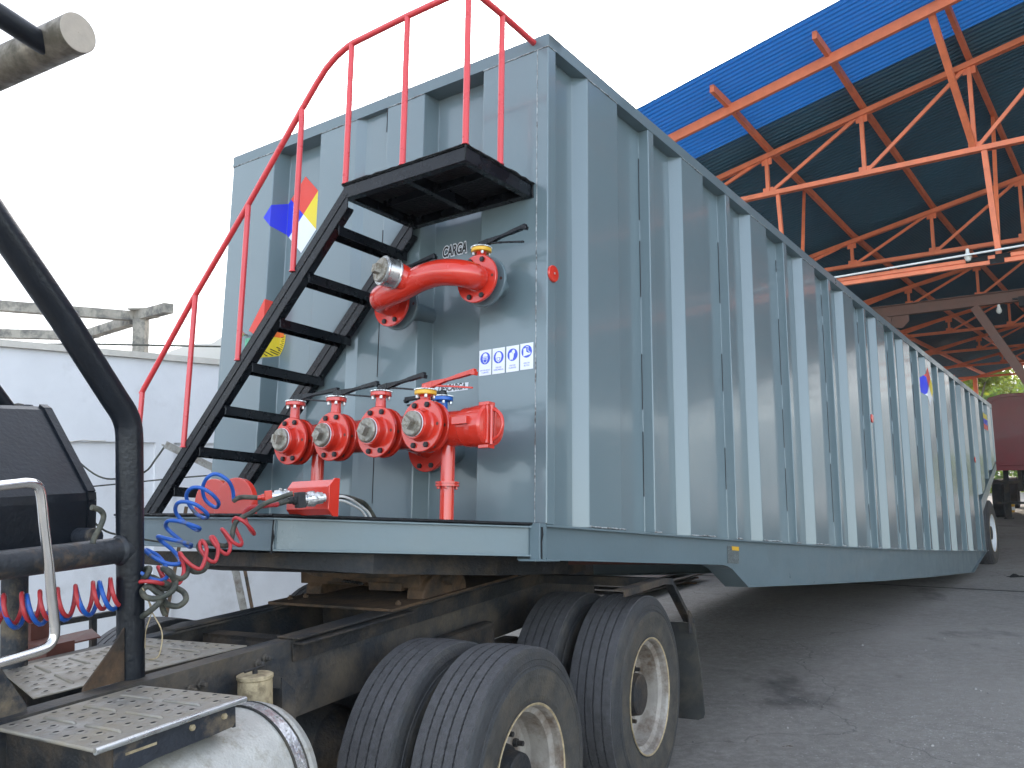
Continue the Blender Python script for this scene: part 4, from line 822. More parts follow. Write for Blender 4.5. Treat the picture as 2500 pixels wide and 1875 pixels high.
CAB3 = [(-1.254,3.121,1.379),(-1.223,3.134,1.348),(-1.183,3.134,1.351),(-1.146,3.129,1.333),(-1.127,3.097,1.312),(-1.144,3.079,1.295),(-1.179,3.080,1.299),(-1.201,3.094,1.314),(-1.212,3.103,1.334),(-1.214,3.118,1.287),(-1.203,3.119,1.259)]
CPL = [(-0.777,3.687,1.637),(-0.849,3.646,1.641),(-0.906,3.607,1.628),(-0.944,3.578,1.617)]
CPL2 = [(-0.914,3.705,1.652),(-1.015,3.686,1.648),(-1.048,3.666,1.643),(-1.101,3.646,1.647)]
def hose_root(name, label, group=None):
    return root(name, label, 'hose', loc=(0, 0, 0), group=group)
def helix(c0, c1, turns, r, ph, n=16, up=Vector((0, 0, 1))):
    c0 = Vector(c0); c1 = Vector(c1); d = (c1-c0).normalized(); y = up-d*up.dot(d); y.normalize(); x = d.cross(y); N = int(turns*n); o = []
    for i in range(N+1):
        t = i/N; a = 2*PI*turns*t+ph; jr = r*(1+.06*math.sin(i*.37)); o.append(c0.lerp(c1, t)+Vector((0, 0, -.035*4*t*(1-t)*.4))+(y*math.cos(a)+x*math.sin(a))*jr)
    return o
hb_ = hose_root('coiled_air_hose', 'stretched blue coiled air hose hanging between the truck and the tank deck')
b = MB(); b.tube(cr(BLUE[2:], 6), .0074, 12); b.build('coil', 'hoseblue', hb_)
b = MB(); b.tube(helix((-1.80, 2.93, 1.300), (-1.335, 3.055, 1.345), 6.6, .050, 1.2), .0075, 12); b.build('coil', 'hoseblue', hb_)
b = MB(); b.tube(cr([CPL2[2], CPL2[3], BLUE[1], BLUE[2]], 4), .0105, 10); b.build('hose_sleeve', 'cable', hb_)
def coupler(par, A_, B_, sc_=1.0):
    A_ = Vector(A_); B_ = Vector(B_); d = B_-A_; L_ = d.length
    b = MB(); b.lathe(A_, d, [(0, .001), (0, .013*sc_), (.012, .013*sc_), (.012, .018*sc_), (L_*.30, .019*sc_), (L_*.30, .024*sc_), (L_*.36, .025*sc_), (L_*.52, .022*sc_), (L_*.52, .015*sc_), (L_*.60, .015*sc_)], 18, smooth=False); b.lathe(A_+d*.35+Vector((0, 0, .018)), (0.1, -.2, 1), [(0, .007), (.012, .006), (.014, .001)], 8); b.lathe(A_+d*.2+Vector((0, 0, .012)), (0.1, -.3, 1), [(0, .009), (.012, .008), (.014, .001)], 8); b.build('glad_hand', 'alu', par)
    b = MB(); b.bar(A_+d*.58, A_+d*.80, .040*sc_, .048*sc_); b.lathe(A_+d*.8, d, [(0, .014*sc_), (L_*.08, .014*sc_), (L_*.09, .010*sc_), (L_*.2, .010*sc_)], 10); b.build('coupler_body', 'raildark' if sc_ > 1.2 else 'redpipe', par, bevel=.003)
coupler(hb_, CPL2[0], CPL2[2], 1.05)
hr_ = hose_root('coiled_air_hose', 'stretched red coiled air hose hanging between the truck and the tank deck')
b = MB(); b.tube(cr(RED[3:], 6), .0072, 12); b.build('coil', 'hosered', hr_)
b = MB(); b.tube(helix((-1.82, 2.92, 1.315), (-1.335, 3.05, 1.350), 9.4, .047, .3), .0072, 12); b.build('coil', 'hosered', hr_)
pts = cr([CPL[3], RED[0], RED[1], RED[2], RED[3], RED[4]], 8); b = MB(); b.tube(pts, .0058, 10)
hp = []
for i in range(len(pts)*8-8):
    k = i//8; t = (i % 8)/8; p = pts[k].lerp(pts[k+1], t); d = (pts[k+1]-pts[k]).normalized(); y = (Vector((0, 0, 1))-d*d.z).normalized(); x = d.cross(y); a = i*2*PI/8*1.05; hp.append(p+(y*math.cos(a)+x*math.sin(a))*.0075)
b.tube(hp, .0022, 5); b.build('guard_spring', 'hosered', hr_)
b = MB(); b.tube([CPL[2], CPL[3]], .0100, 12); b.build('hose_sleeve', 'cable', hr_)
coupler(hr_, CPL[0], CPL[2], 1.3)
for P_, lab, r in ((CAB1, 'thick dark brake cable looping from the red coupling box down to the truck', .0095), (CAB2, 'tangled dark cable bundle hanging right behind the black rack post', .0100), (CAB3, 'dark cable loop hanging lowest beside the black rack post', .0100)):
    b = MB(); b.tube(cr(P_, 5), r, 12); tag(b.build('cable', 'cable', None), lab, 'cable')
b = MB(); b.tube(cr([(-1.26, 3.06, 1.36), (-1.236, 3.057, 1.312), (-1.228, 3.06, 1.282), (-1.198, 3.066, 1.225), (-1.195, 3.071, 1.181), (-1.209, 3.076, 1.13), (-1.241, 3.081, 1.12)], 4), .0022, 6); b.tube(cr([(-1.25, 3.06, 1.33), (-1.225, 3.057, 1.29), (-1.245, 3.06, 1.22), (-1.25, 3.066, 1.16)], 4), .0018, 6); tag(b.build('tie_wire', 'canister', None), 'thin pale wire dangling from the cable tangle over the step plate', 'wire')
PZ = 2.19
PIL = [1.64+2.75*k for k in range(-5, 6)]
RUIN=[("beam",(-14.33,22.51,6.50),(-10.61,25.03,6.50)),("beam",(-10.61,25.03,6.50),(-9.28,23.90,6.50)),("beam",(-16.75,26.37,6.40),(-13.30,27.48,6.40)),("beam",(-13.30,27.48,6.40),(-10.65,24.99,6.40))]
RCOL = ((-10.41,24.81,6.37), (-10.41,24.81,2.6))
REDP = (12.55, 23.85)
BUCK = (14.55, 26.5, .32)
RAG = (7.08, 12.89, .128); LEAF1 = (1.50, 5.84, .004); LEAF2 = (1.65, 5.72, .004); PAPER = (15.6, 26.4, .31)
TREES = [(22.8, 45, 7.2, 2.6, 'leaf', 'sunlit yellow-green tree just beyond the end of the shed, left of the others', 5200), (27.8, 48, 6.6, 3.0, 'leaf2', 'dull green tree beyond the shed above the maroon tank', 5200), (33.5, 58, 8.4, 4.0, 'leaf', 'large pale tree farthest beyond the shed at the right edge', 6500)]
# ---------------- ground ----------------
YS = rad(37.0); SV = Vector((math.sin(YS), math.cos(YS), 0)); QV = Vector((math.cos(YS), -math.sin(YS), 0))
def gz(s): return min(max((s-4.5)*.0145, 0), .37)
def shp(s, q, z): return Vector((0, 0, z))+SV*s+QV*q
b = MB(); ss = [-900, -100, -10, 0, 4.5]+[4.5+25.5*i/6 for i in range(1, 7)]+[60, 300, 3000]; qs = [-2500, -200, -30, -10, 0, 10, 30, 200, 2500]
for i in range(len(ss)-1):
    for j in range(len(qs)-1):
        b.add([shp(ss[i], qs[j], gz(ss[i])), shp(ss[i], qs[j+1], gz(ss[i])), shp(ss[i+1], qs[j+1], gz(ss[i+1])), shp(ss[i+1], qs[j], gz(ss[i+1]))], [(0, 1, 2, 3)])
tag(b.build('ground', 'ground'), None, None, kind='structure')
# concrete joint strip across the yard at the shed mouth
b = MB(); b.add([shp(13.0, -8, gz(13.0)+.004), shp(13.0, 12, gz(13.0)+.004), shp(13.05, 12, gz(13.05)+.004), shp(13.05, -8, gz(13.05)+.004)], [(0, 1, 2, 3)]); tag(b.build('floor_joint', 'dark'), None, None, kind='structure')
# ---------------- boundary wall ----------------
WA0 = Vector((-5.151, 8.899, 0)); WD = Vector((.6726, .7400, 0)); WN = Vector((.7400, -.6726, 0))
def wp(t, o, z): return WA0+WD*t+WN*o+Vector((0, 0, z))
def wbox(b, t0, t1, o0, o1, z0, z1):
    vs = [wp(t, o, z) for z in (z0, z1) for t, o in ((t0, o0), (t1, o0), (t1, o1), (t0, o1))]
    b.add(vs, [(0, 1, 2, 3), (4, 7, 6, 5), (0, 4, 5, 1), (1, 5, 6, 2), (2, 6, 7, 3), (3, 7, 4, 0)])
wl = root('boundary_wall', 'tall white rendered yard wall with recessed panels and concrete coping behind the stair', 'wall', loc=WA0)
WI = Matrix.Translation(-WA0)
def bw(b, name, m): 
    return b.build(name, m, wl, xf=lambda v: tuple(Vector(v)-WA0))
b = MB(); wbox(b, -14, 24, -.20, -.045, -.1, 3.13); wbox(b, -14, 24, -.045, 0, PZ, 3.13)
for t in PIL: wbox(b, t, t+.22, -.045, 0, -.1, PZ)
bw(b, 'wall_panel', 'wall')
b = MB(); wbox(b, -14, 24, -.25, .05, 3.132, 3.20); bw(b, 'coping', 'coping')
b = MB(); pts = [wp(-1.2+.12*i, .003, PZ+.004+rnd.uniform(-.012, .012)) for i in range(20)]; b.tube(pts, [.003+.004*rnd.random() for _ in pts], 5); bw(b, 'crack', 'coping')
# concrete frame of an unfinished house behind the wall
def O_(x): return Vector(x)
cf = root('concrete_frame', 'bare weathered concrete beams and column of an unfinished building behind the wall', 'building', loc=(-13, 28, 0))
def cbeam(b, p0, p1, w_, h0): b.bar(p0, p1, w_, h0)
def cbuild(b, n_, m_='conc'): return b.build(n_, m_, cf, xf=lambda v: (v[0]+13, v[1]-28, v[2]))
for nm, p0, p1 in RUIN: b = MB(); b.bar(p0, p1, .28, .26); cbuild(b, nm)
b = MB(); b.bar(RCOL[0], RCOL[1], .34, .30, up=(0, 1, 0)); b.box((RCOL[0][0]-.3, RCOL[0][1]-.2, RCOL[0][2]+.26), (RCOL[0][0]+.3, RCOL[0][1]+.2, RCOL[0][2]+.30)); cbuild(b, 'column')
for p in (RUIN[2][2], RUIN[0][2]):
    b = MB(); p = Vector(p); [b.tube([p+Vector((0, 0, dz_)), p+Vector((1.0, -.8, dz_-.12))], .008, 4) for dz_ in (-.08, .08)]; cbuild(b, 'rebar', 'rust')
# overhead wire and loose cables
b = MB(); b.tube([(-9.5, 9.9, 3.42), (-6, 9.8, 3.31), (-4.55, 9.69, 3.262), (-3.18, 9.70, 3.205), (-1.0, 9.75, 3.13), (2, 9.9, 3.15)], .011, 6); tag(b.build('wire', 'cable'), 'thin dark wire stretched above the white wall coping', 'wire')
b = MB(); b.tube(cr([(-4.5, 8.4, 2.4), (-4.221, 8.511, 2.044), (-4.125, 8.523, 1.931), (-3.955, 8.536, 1.804), (-3.783, 8.539, 1.776), (-3.522, 8.533, 1.831), (-3.409, 8.52, 1.952), (-3.319, 8.508, 2.072)], 4), .009, 6); tag(b.build('wire', 'cable'), 'sagging dark cable in front of the white wall tied to the perforated angle', 'wire')
b = MB(); b.tube([(-4.9, 8.55, 1.65), (-4.031, 8.546, 1.708), (-3.524, 8.542, 1.746), (-3.228, 8.54, 1.77), (-2.919, 8.538, 1.787), (-1.8, 8.54, 1.85)], .008, 6); tag(b.build('wire', 'cable'), 'nearly straight dark cable crossing low in front of the white wall', 'wire')
b = MB(); b.tube(cr([(-1.86, 3.83, 1.66), (-1.805, 3.834, 1.572), (-1.762, 3.839, 1.527), (-1.697, 3.842, 1.498), (-1.5, 3.85, 1.46)], 4), .0045, 6); tag(b.build('wire', 'cable'), 'short thin wire curving down beside the grey cabinet hose', 'wire')
tr_ = root('angle_stand', 'stand of perforated galvanised angles standing in front of the white wall behind the stair', 'stand', loc=(-2.9, 8.9, 0))
def abuild(b, n_, m_): return b.build(n_, m_, tr_, xf=lambda v: (v[0]+2.9, v[1]-8.9, v[2]))
def perf(p, q, n_, wd=.07):
    b = MB(); b.bar(p, q, wd, .006, up=(.6, -.8, .1)); b.bar(Vector(p)+Vector((-.03, 0, 0)), Vector(q)+Vector((-.03, 0, 0)), .008, .04, up=(.6, -.8, .1)); o = abuild(b, n_, 'angle')
    b = MB(); p = Vector(p); q = Vector(q); k = int((q-p).length/.06); up = Vector((.6, -.8, .1)).normalized()
    for i in range(k): c = p.lerp(q, (i+.5)/k)+up*.0035; b.lathe(c, up, [(0, .007), (.0005, .0004)], 6)
    b.build('punched_hole', 'dark', o)
perf((-3.313, 8.506, 2.091), (-2.80, 9.00, 1.76), 'top_angle'); perf((-2.99, 8.93, 1.9), (-2.63, 8.98, .18), 'leg')
b = MB(); b.bar((-3.10, 8.50, 1.5), (-3.32, 8.45, .1), .03, .03); abuild(b, 'leg', 'rust'); b = MB(); b.bar((-2.80, 8.93, 1.5), (-2.54, 8.98, .12), .03, .03); abuild(b, 'leg', 'rust')
# ---------------- steel plates lying under the trailer ----------------
PG = 'steel plates stacked on the yard floor'
for z, dx, lab in ((.215, 0, 'topmost rusty steel plate of the stack under the trailer'), (.150, .09, 'middle steel plate of the stack under the trailer'), (.085, .02, 'lowest steel plate of the stack under the trailer')):
    b = MB(); zz = z+.09; b.prism([(-.9+dx, 12.9, zz), (1.38+dx, 11.55, zz), (2.68+dx*1.5, 13.50, zz), (.35+dx, 14.9, zz)], (0, 0, -.022)); tag(b.build('steel_plate', 'sheetsteel', bevel=.003), lab, 'steel plate', PG)
for x, y in ((.6, 12.35), (1.9, 13.6)):
    b = MB(); b.bar((x-.9, y+.55, .115), (x+.7, y-.42, .115), .08, .035); tag(b.build('timber_bearer', 'rust'), 'dark timber bearer under the steel plates, %s one' % ('nearer' if x < 1 else 'farther'), 'timber')
# ---------------- open shed ----------------
shed = root('open_shed', 'open steel shed with orange trusses and a blue and dark corrugated roof above the trailer', 'shed', Matrix.Translation((0, 0, 0)))
shed.location = shp(12.3, -6.5, gz(12.3)); SL = shed.location.copy()
def sb(b, name, m, parent=None, **k): return b.build(name, m, parent or shed, xf=lambda v: tuple(shp(*v)-SL), **k)
TS = [12.3, 16.3, 20.3, 24.3, 28.3, 32.3, 36.3]; ZT = [6.36, 5.90, 5.69, 5.57, 5.52, 5.46, 5.42]; ZB = [5.69, 5.35, 5.19, 5.09, 5.06, 5.03, 5.00]
ks = [(9.9, 6.80), (10.9, 6.70), (12.3, 6.49), (16.3, 6.03), (20.3, 5.82), (24.3, 5.70), (28.3, 5.65), (32.3, 5.59), (37.6, 5.54)]
def zr(s):
    for (a, za), (c, zc) in zip(ks[:-1], ks[1:]):
        if s <= c: t = (s-a)/(c-a); return za+(zc-za)*t
    return ks[-1][1]
RQ = 3.0
def slope(q): return .21*(q+4.16) if q < RQ else .21*(RQ+4.16)-.21*(q-RQ)
def roof(name, s0, s1, m, dz_=0):
    b = MB(); per = .085; n_ = round((s1-s0)/per); qq = [-6.75, -3, 0, RQ, 7, 12.7]; prof = ((0, 0), (.25, .0), (.4, .022), (.85, .022))
    rows = []
    for i in range(n_):
        for f, h in prof: s = s0+(i+f)*per; rows.append([(s, q, zr(s)+slope(q)+h+dz_) for q in qq])
    rows.append([(s0+n_*per, q, zr(s0+n_*per)+slope(q)+dz_) for q in qq])
    vs = [v for r in rows for v in r]; w_ = len(qq)
    b.add(vs, [(i*w_+j, i*w_+j+1, (i+1)*w_+j+1, (i+1)*w_+j) for i in range(len(rows)-1) for j in range(w_-1)])
    return sb(b, name, m)
roof('roof_sheet', 10.12, 11.95, 'blueroof', .010); roof('roof_sheet', 11.80, 37.4, 'tealroof')
for q in [-5.85+1.335*i for i in range(6)]+[2.3, 3.7, 5.1, 6.5, 7.9, 9.3, 10.7, 12.1]:
    b = MB(); pts = [10.4]+[10.9]+TS+[37.3]
    for a, c in zip(pts[:-1], pts[1:]): b.bar((a, q, zr(a)+slope(q)-.055), (c, q, zr(c)+slope(q)-.055), .055, .10)
    sb(b, 'purlin', 'orange')
def chord(b, s, z_of, q0, q1, w_, h):
    b.bar((s, q0, z_of(q0)), (s, q1, z_of(q1)), w_, h)
b = MB(); zf = lambda q: 6.63+slope(q)-.07
b.bar((10.9, -6.7, zf(-6.7)), (10.9, RQ, zf(RQ)), .06, .125); b.bar((10.9, RQ, zf(RQ)), (10.9, 12.6, zf(12.6)), .06, .125); sb(b, 'front_rafter', 'orange')
nodes = [-5.9+1.35*i for i in range(14)]
for k, (s, zt, zb) in enumerate(zip(TS, ZT, ZB)):
    b = MB(); tz = lambda q: zt+slope(q)-.03
    for off in (-.035, .035):
        b.bar((s+off, -6.7, tz(-6.7)), (s+off, RQ, tz(RQ)), .03, .07); b.bar((s+off, RQ, tz(RQ)), (s+off, 12.6, tz(12.6)), .03, .07); b.bar((s+off, -6.6, zb), (s+off, 12.5, zb), .03, .065)
    tr0 = sb(b, 'truss', 'orange')
    b = MB()
    for i, q in enumerate(nodes):
        if tz(q)-zb < .05: continue
        b.bar((s, q, zb), (s, q, tz(q)), .05, .05, up=(1, 0, 0))
        if i+1 < len(nodes):
            q2 = nodes[i+1]
            if q < RQ: b.bar((s, q, zb), (s, q2, tz(q2)), .035, .045)
            else: b.bar((s, q, tz(q)), (s, q2, zb), .035, .045)
        for zz, hh in ((zb+.05, .10), (tz(q)-.06, .12)): b.box((s-.006, q-.075, zz-hh/2), (s+.006, q+.075, zz+hh/2))
    sb(b, 'web_member', 'orange', tr0)
for s in TS+[34.3]:
    b = MB(); q = -6.43 if s < 36 else -6.06
    b.box((s-.07, q-.07, gz(s)), (s+.07, q+.07, zr(s)+slope(q)-.15)); sb(b, 'column', 'orange')
    b = MB(); b.box((s-.07, 12.2, gz(s)), (s+.07, 12.34, zr(s)+slope(12.3)-.15)); sb(b, 'column', 'orange')
for q, s0, s1, z1 in ((-6.55, 13.2, 31.5, 4.7), (12.45, 12.3, 37, 4.2)):  # added unseen screens: left blocks the sun, right darkens the tank's reflections
    b = MB(); per = .25; n_ = int((s1-s0)/per); rows = []
    for i in range(n_+1): s = s0+i*per; rows += [(s, q, gz(s)), (s, q, z1), (s+per*.5, q+.03, gz(s)), (s+per*.5, q+.03, z1)]
    b.add(rows, [(2*i, 2*i+2, 2*i+3, 2*i+1) for i in range(len(rows)//2-1)]); sb(b, 'added_light_screen', 'tealroof')
# hung tie beam with its posts and braces
b = MB(); 
for z in (4.20, 4.262): b.box((12.26, -6.5, z), (12.34, 12.2, z+.045))
b.box((12.28, -6.5, 4.24), (12.32, 12.2, 4.27)); sb(b, 'tie_beam', 'orange')
b = MB(); b.bar((12.3, -4.41, 5.66), (12.3, -4.36, 4.30), .05, .05, up=(1, 0, 0)); sb(b, 'hanger_post', 'orange')
b = MB(); b.bar((12.3, -1.75, 5.66), (12.3, -1.68, 4.30), .065, .065, up=(1, 0, 0)); sb(b, 'hanger_post', 'orange')
b = MB(); b.bar((14.2, -4.646, 6.36), (12.35, -4.15, 4.4), .045, .045); sb(b, 'brace', 'orange')
b = MB(); b.bar((14.2, -1.871, 6.90), (12.35, -1.69, 4.30), .05, .05); sb(b, 'brace', 'orange')
b = MB(); b.bar((10.9, -1.999, 7.045), (12.3, -1.865, 5.72), .07, .07); sb(b, 'brace', 'orange')
b = MB(); b.box((12.255, -2.05, 4.255), (12.345, -1.80, 4.312)); b.box((12.255, -1.72, 4.26), (12.345, -1.55, 4.312)); b.box((12.25, -1.78, 4.195), (12.25+.003, -1.62, 4.262)); sb(b, 'scorch_mark', 'dark')
b = MB(); b.tube([shp(12.2, -6.4, 4.285), shp(12.2, -3.66, 4.313), shp(12.2, -1.406, 4.358), shp(12.2, 3, 4.44), shp(12.2, 12, 4.5)], .0135, 8); tag(b.build('conduit_pipe', 'white'), 'thin white conduit pipe running just above the orange tie beam', 'pipe')
for i, (s, q, z) in enumerate(((12.25, -2.02, 4.36), (17.0, -2.39, 4.40))):
    b = MB(); c = shp(s, q, z); b.lathe(c, (0, 0, -1 if i else 1), [(-.05, .022), (-.0, .024), (.01, .03), (.05, .045), (.09, .036), (.11, .012), (.112, .001)] if i else [(-.09, .001), (-.08, .03), (-.03, .045), (.01, .03), (.03, .022), (.07, .02), (.08, .001)], 16)
    tag(b.build('light_bulb', 'bulb'), 'unlit pale bulb on the orange tie beam' if not i else 'unlit pale bulb hanging by the brown crane beam', 'light bulb', 'light bulbs')
# gantry crane
gc = root('gantry_crane', 'brown steel gantry crane beam with slanting leg inside the shed', 'crane', loc=shp(18, -4.4, gz(18)))
GL = gc.location.copy()
def gb(b, name, m): return b.build(name, m, gc, xf=lambda v: tuple(shp(*v)-GL))
b = MB(); b.box((17.99, -5.8, 4.64), (18.01, 8, 4.83)); b.box((17.93, -5.8, 4.825), (18.07, 8, 4.84)); b.box((17.93, -5.8, 4.625), (18.07, 8, 4.64)); gb(b, 'crane_beam', 'brownsteel')
b = MB(); b.bar((18, -2.92, 4.62), (18, -.62, .17), .15, .12, up=(1, 0, 0)); gb(b, 'leg', 'brownsteel'); b = MB(); b.bar((18, -4.42, 4.62), (18, -5.6, .17), .15, .12, up=(1, 0, 0)); gb(b, 'leg', 'brownsteel')
b = MB(); b.prism([(17.98, -4.46, 4.624), (17.98, -4.05, 4.624), (17.98, -4.05, 4.50), (17.98, -4.18, 4.38), (17.98, -4.46, 4.42)], (.02, 0, 0)); gb(b, 'gusset_plate', 'brownsteel')
b = MB(); b.box((17.9, -2.2, 4.52), (18.1, -2.02, 4.70)); b.box((17.94, -2.3, 4.66), (18.06, -1.9, 4.69)); b.box((17.97, -2.14, 4.2), (18.0, -2.11, 4.52)); gb(b, 'hoist_trolley', 'raildark')
# ---------------- maroon tank trailer parked in the shed ----------------
RX = REDP
rt = root('tank_trailer', 'maroon tank trailer parked nose-on at the right edge under the shed', 'trailer', loc=Vector((RX[0], RX[1], .3)))
yaw = rad(33); ra = Vector((math.sin(yaw), math.cos(yaw), 0)); rq = Vector((math.cos(yaw), -math.sin(yaw), 0))
def rp(a, q, z): return rt.location*0+ra*a+rq*q+Vector((0, 0, z-.3))
def rb_(b, n_, m_, **k): return b.build(n_, m_, rt, xf=lambda v: tuple(rp(*v)), **k)
sec = [(0, 1.86), (.05, 1.72), (.25, 1.64), (2.15, 1.64), (2.35, 1.72), (2.40, 1.86), (2.38, 3.30), (2.25, 3.52), (1.9, 3.62), (.5, 3.62), (.16, 3.54), (.02, 3.32)]
b = MB(); b.prism([(0, q, z) for q, z in sec], (9, 0, 0)); b.prism([(-.02, q*.9+.12, z*.92+.21) for q, z in sec], (.03, 0, 0)); rb_(b, 'tank_body', 'maroon', bevel=.03)
b = MB(); b.box((-.03, .0, 1.60), (.05, 2.4, 1.68)); rb_(b, 'bumper_rail', 'maroon')
b = MB(); b.box((.1, .7, 1.05), (9, .8, 1.62)); b.box((.1, 1.6, 1.05), (9, 1.7, 1.62)); b.box((.05, .1, 1.25), (.12, 2.3, 1.33)); b.box((.3, .35, .75), (.42, .47, 1.62)); b.box((.3, 1.93, .75), (.42, 2.05, 1.62)); b.box((.05, .15, .72), (.15, 2.2, .78)); rb_(b, 'underframe', 'raildark')
for q in (.14, 2.26):
    for a in (1.3, 2.6, 6.5): b = MB(); A_, T_, B_ = tyre_prof(.275, .525, .3, False); b.lathe((a, q, .84), (0, 1, 0), A_+T_+B_, 32); rb_(b, 'tyre', 'tyre')
b = MB(); b.box((.28, .34, .34), (.44, .48, .80)); b.box((.24, .30, .32), (.48, .52, .35)); rb_(b, 'landing_leg', 'raildark'); b = MB(); b.box((.28, 1.92, .34), (.44, 2.06, .80)); b.box((.24, 1.88, .32), (.48, 2.1, .35)); rb_(b, 'landing_leg', 'raildark')
# bucket, litter
bx = Vector(BUCK); bk = root('bucket', 'small yellow plastic bucket with a pale label on the shed floor', 'bucket', loc=bx)
b = MB(); b.lathe((0, 0, 0), (0, 0, 1), [(0, .001), (0, .105), (.27, .125), (.275, .135), (.29, .135), (.29, .12), (.05, .10)], 24); b.build('tub', 'yellow', bk)
b = MB(); b.lathe((0, 0, .11), (0, 0, 1), [(0, .1155), (.10, .1215)], 24); b.build('paper_label', 'signwhite', bk)
def crumple(p, sx, sy, m, name, label, cat):
    b = MB(); pts = []; n_ = 7
    for i in range(n_):
        for j in range(n_): 
            x = (i/(n_-1)-.5)*sx; y = (j/(n_-1)-.5)*sy; e = max(abs(x/sx), abs(y/sy))*2; pts.append((p[0]+x*(1+rnd.uniform(-.25, .25)), p[1]+y*(1+rnd.uniform(-.3, .3)), p[2]+.002+(1-e)*min(sx, sy)*rnd.uniform(.1, .55)+rnd.random()*.004))
    b.add(pts, [(i*n_+j, i*n_+j+1, (i+1)*n_+j+1, (i+1)*n_+j) for i in range(n_-1) for j in range(n_-1)], True)
    o = b.build(name, m); tag(o, label, cat); s_ = o.modifiers.new('thick', 'SOLIDIFY'); s_.thickness = .002; return o
crumple(RAG, .30, .16, 'dark', 'rag', 'dark crumpled rag lying on the shed floor at the right edge', 'rag')
crumple(LEAF1, .05, .025, 'rust', 'dry_leaf', 'smaller dry dark leaf on the concrete, nearer the truck wheel', 'leaf'); crumple(LEAF2, .095, .03, 'rust', 'dry_leaf', 'longer curled dark leaf on the concrete in the foreground', 'leaf')
crumple(PAPER, .16, .12, 'signwhite', 'paper_scrap', 'pale scrap of paper beyond the yellow bucket', 'paper')
# loose stones on the worn concrete
b = MB()
for i in range(900):
    d_ = rnd.random()**.7; x = 1.6+rnd.random()*5.2*(.4+d_); y = 4.2+d_*6+rnd.gauss(0, .4)
    if rnd.random() < .55: x, y = 2.6+rnd.gauss(0, .9), 4.6+abs(rnd.gauss(0, 1.0))
    r_ = rnd.uniform(.0018, .0055) if rnd.random() < .93 else rnd.uniform(.006, .011); s_ = x*SV.x+y*SV.y; z = gz(s_)
    k = 6; a0 = rnd.random()*6; vs = [(x+r_*math.cos(a0+2*PI*j/k)*rnd.uniform(.7, 1.3), y+r_*math.sin(a0+2*PI*j/k)*rnd.uniform(.7, 1.3), z) for j in range(k)]
    vs += [((v[0]-x)*.6+x, (v[1]-y)*.6+y, z+r_*rnd.uniform(.5, .9)) for v in vs]
    b.add(vs, [tuple(range(k, 2*k))]+[(j, (j+1) % k, (j+1) % k+k, j+k) for j in range(k)])
tag(b.build('gravel', 'stone'), None, None, kind='stuff')
# ---------------- trees beyond the shed, far hills ----------------
def tree(x, y, H, R_, m, label, n=2600, seed=1, name='broadleaf_tree'):
    r_ = random.Random(seed); t = root(name, label, 'tree', loc=(x, y, .3), group='trees beyond the shed'); b = MB()
    b.tube(cr([(0, 0, -.2), (.1, .05, H*.2), (-.05, .1, H*.45), (.1, 0, H*.8)], 4), [.22*(1-.045*i) for i in range(13)], 10)
    cl = []
    for i in range(11):
        a = r_.uniform(0, 2*PI); h = r_.uniform(.35, .92)*H; rr = R_*(1.05-abs(h/H-.6))*r_.uniform(.35, .85); p = Vector((math.cos(a)*rr, math.sin(a)*rr, h)); cl.append((p, R_*r_.uniform(.28, .45)))
        b.tube(cr([(0, 0, H*.3+.3*h*.5), p*.5+Vector((0, 0, h*.18)), p], 3), [.07, .06, .05, .045, .035, .025, .02], 6)
    b.build('trunk', 'trunk', t)
    b = MB()
    for i in range(n):
        c, rr = r_.choice(cl); d = Vector((r_.gauss(0, 1), r_.gauss(0, 1), r_.gauss(0, .8))).normalized()*rr*r_.uniform(.45, 1.1); p = c+d; s_ = r_.uniform(.10, .2)
        u = Vector((r_.gauss(0, 1), r_.gauss(0, 1), r_.gauss(0, .6))).normalized(); v = u.cross(Vector((r_.gauss(0, 1), r_.gauss(0, 1), r_.gauss(0, 1)))).normalized()
        b.add([p-u*s_, p+v*s_*.5, p+u*s_, p-v*s_*.5], [(0, 1, 2, 3)])
    b.build('crown', m, t)
for i, a in enumerate(TREES): tree(*a, seed=11+i)
hd = root('hedge', 'low dark hedge beyond the shed, seen below the maroon tank', 'hedge', loc=(29, 45, .3)); b = MB(); r_ = random.Random(5)
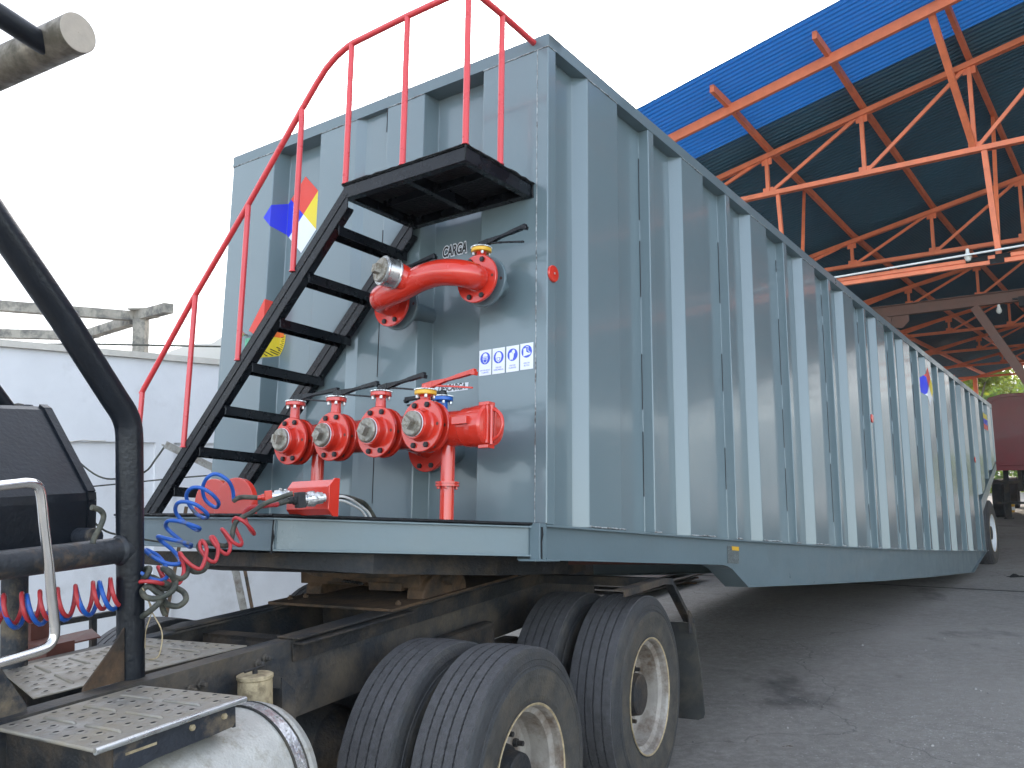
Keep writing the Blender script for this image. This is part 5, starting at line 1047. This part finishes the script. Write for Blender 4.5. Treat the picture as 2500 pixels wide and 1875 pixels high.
for i in range(5200):
    t = r_.uniform(-9, 9); p = Vector((t*.9+r_.gauss(0, .4), -t*.4+r_.gauss(0, .6), r_.uniform(0, 2.3)+.3*math.sin(t*1.7)))
    u = Vector((r_.gauss(0, 1), r_.gauss(0, 1), r_.gauss(0, .6))).normalized(); v = u.cross(Vector((r_.gauss(0, 1), r_.gauss(0, 1), r_.gauss(0, 1)))).normalized(); s_ = r_.uniform(.1, .22)
    b.add([p-u*s_, p+v*s_*.5, p+u*s_, p-v*s_*.5], [(0, 1, 2, 3)])
b.build('foliage', 'leaf2', hd)
b = MB()
for i in range(9): t = -8+2*i; b.tube([(t*.9, -t*.4, -.3), (t*.9+.1, -t*.4, .8), (t*.9, -t*.4+.1, 1.8)], [.05, .035, .015], 6)
b.build('stem', 'trunk', hd)
b = MB(); n_ = 90; rows = 7; vs = []
for i in range(n_+1):
    az = rad(-60+120*i/n_); 
    for j in range(rows):
        f = j/(rows-1); D_ = 520+620*f; x = math.tan(az) if abs(az) < 1.3 else 0
        hh = 1.0+.35*noise.noise(Vector((i*.13, 2.2, 0)))+.12*noise.noise(Vector((i*.5, 7.1, 0))); px = math.degrees(az)
        base = 205 if px < -15 else (150 if px < 10 else 135); base = 205-70/(1+math.exp(-(px+5)/5))
        if px < -19: base *= max(.35, 1-(-19-px)*.06)
        z = base*hh*f**.8; vs.append((D_*math.sin(az)/math.cos(az)*1.0 if abs(az) < 1.1 else D_*math.sin(az)*2, D_, z+8*noise.noise(Vector((i*.7, j*1.3, 3)))*f-3))
b.add(vs, [(i*rows+j, (i+1)*rows+j, (i+1)*rows+j+1, i*rows+j+1) for i in range(n_) for j in range(rows-1)], True)
tag(b.build('hills', 'hill'), None, None, kind='structure')

# ---------------- morning haze in the air ----------------
hz = MB(); hz.box((-1600, -60, -4), (1600, 1600, 420)); ho = hz.build('haze', 'signwhite'); ho.data.materials.clear()
hm = bpy.data.materials.new('pale_haze'); hm.use_nodes = True; hn = hm.node_tree; hn.nodes.remove(hn.nodes['Principled BSDF'])
pv = hn.nodes.new('ShaderNodeVolumePrincipled'); pv.inputs['Color'].default_value = (.9, .93, .97, 1); pv.inputs['Density'].default_value = .0010
hn.links.new(pv.outputs[0], hn.nodes['Material Output'].inputs['Volume']); ho.data.materials.append(hm); tag(ho, None, None, kind='stuff')
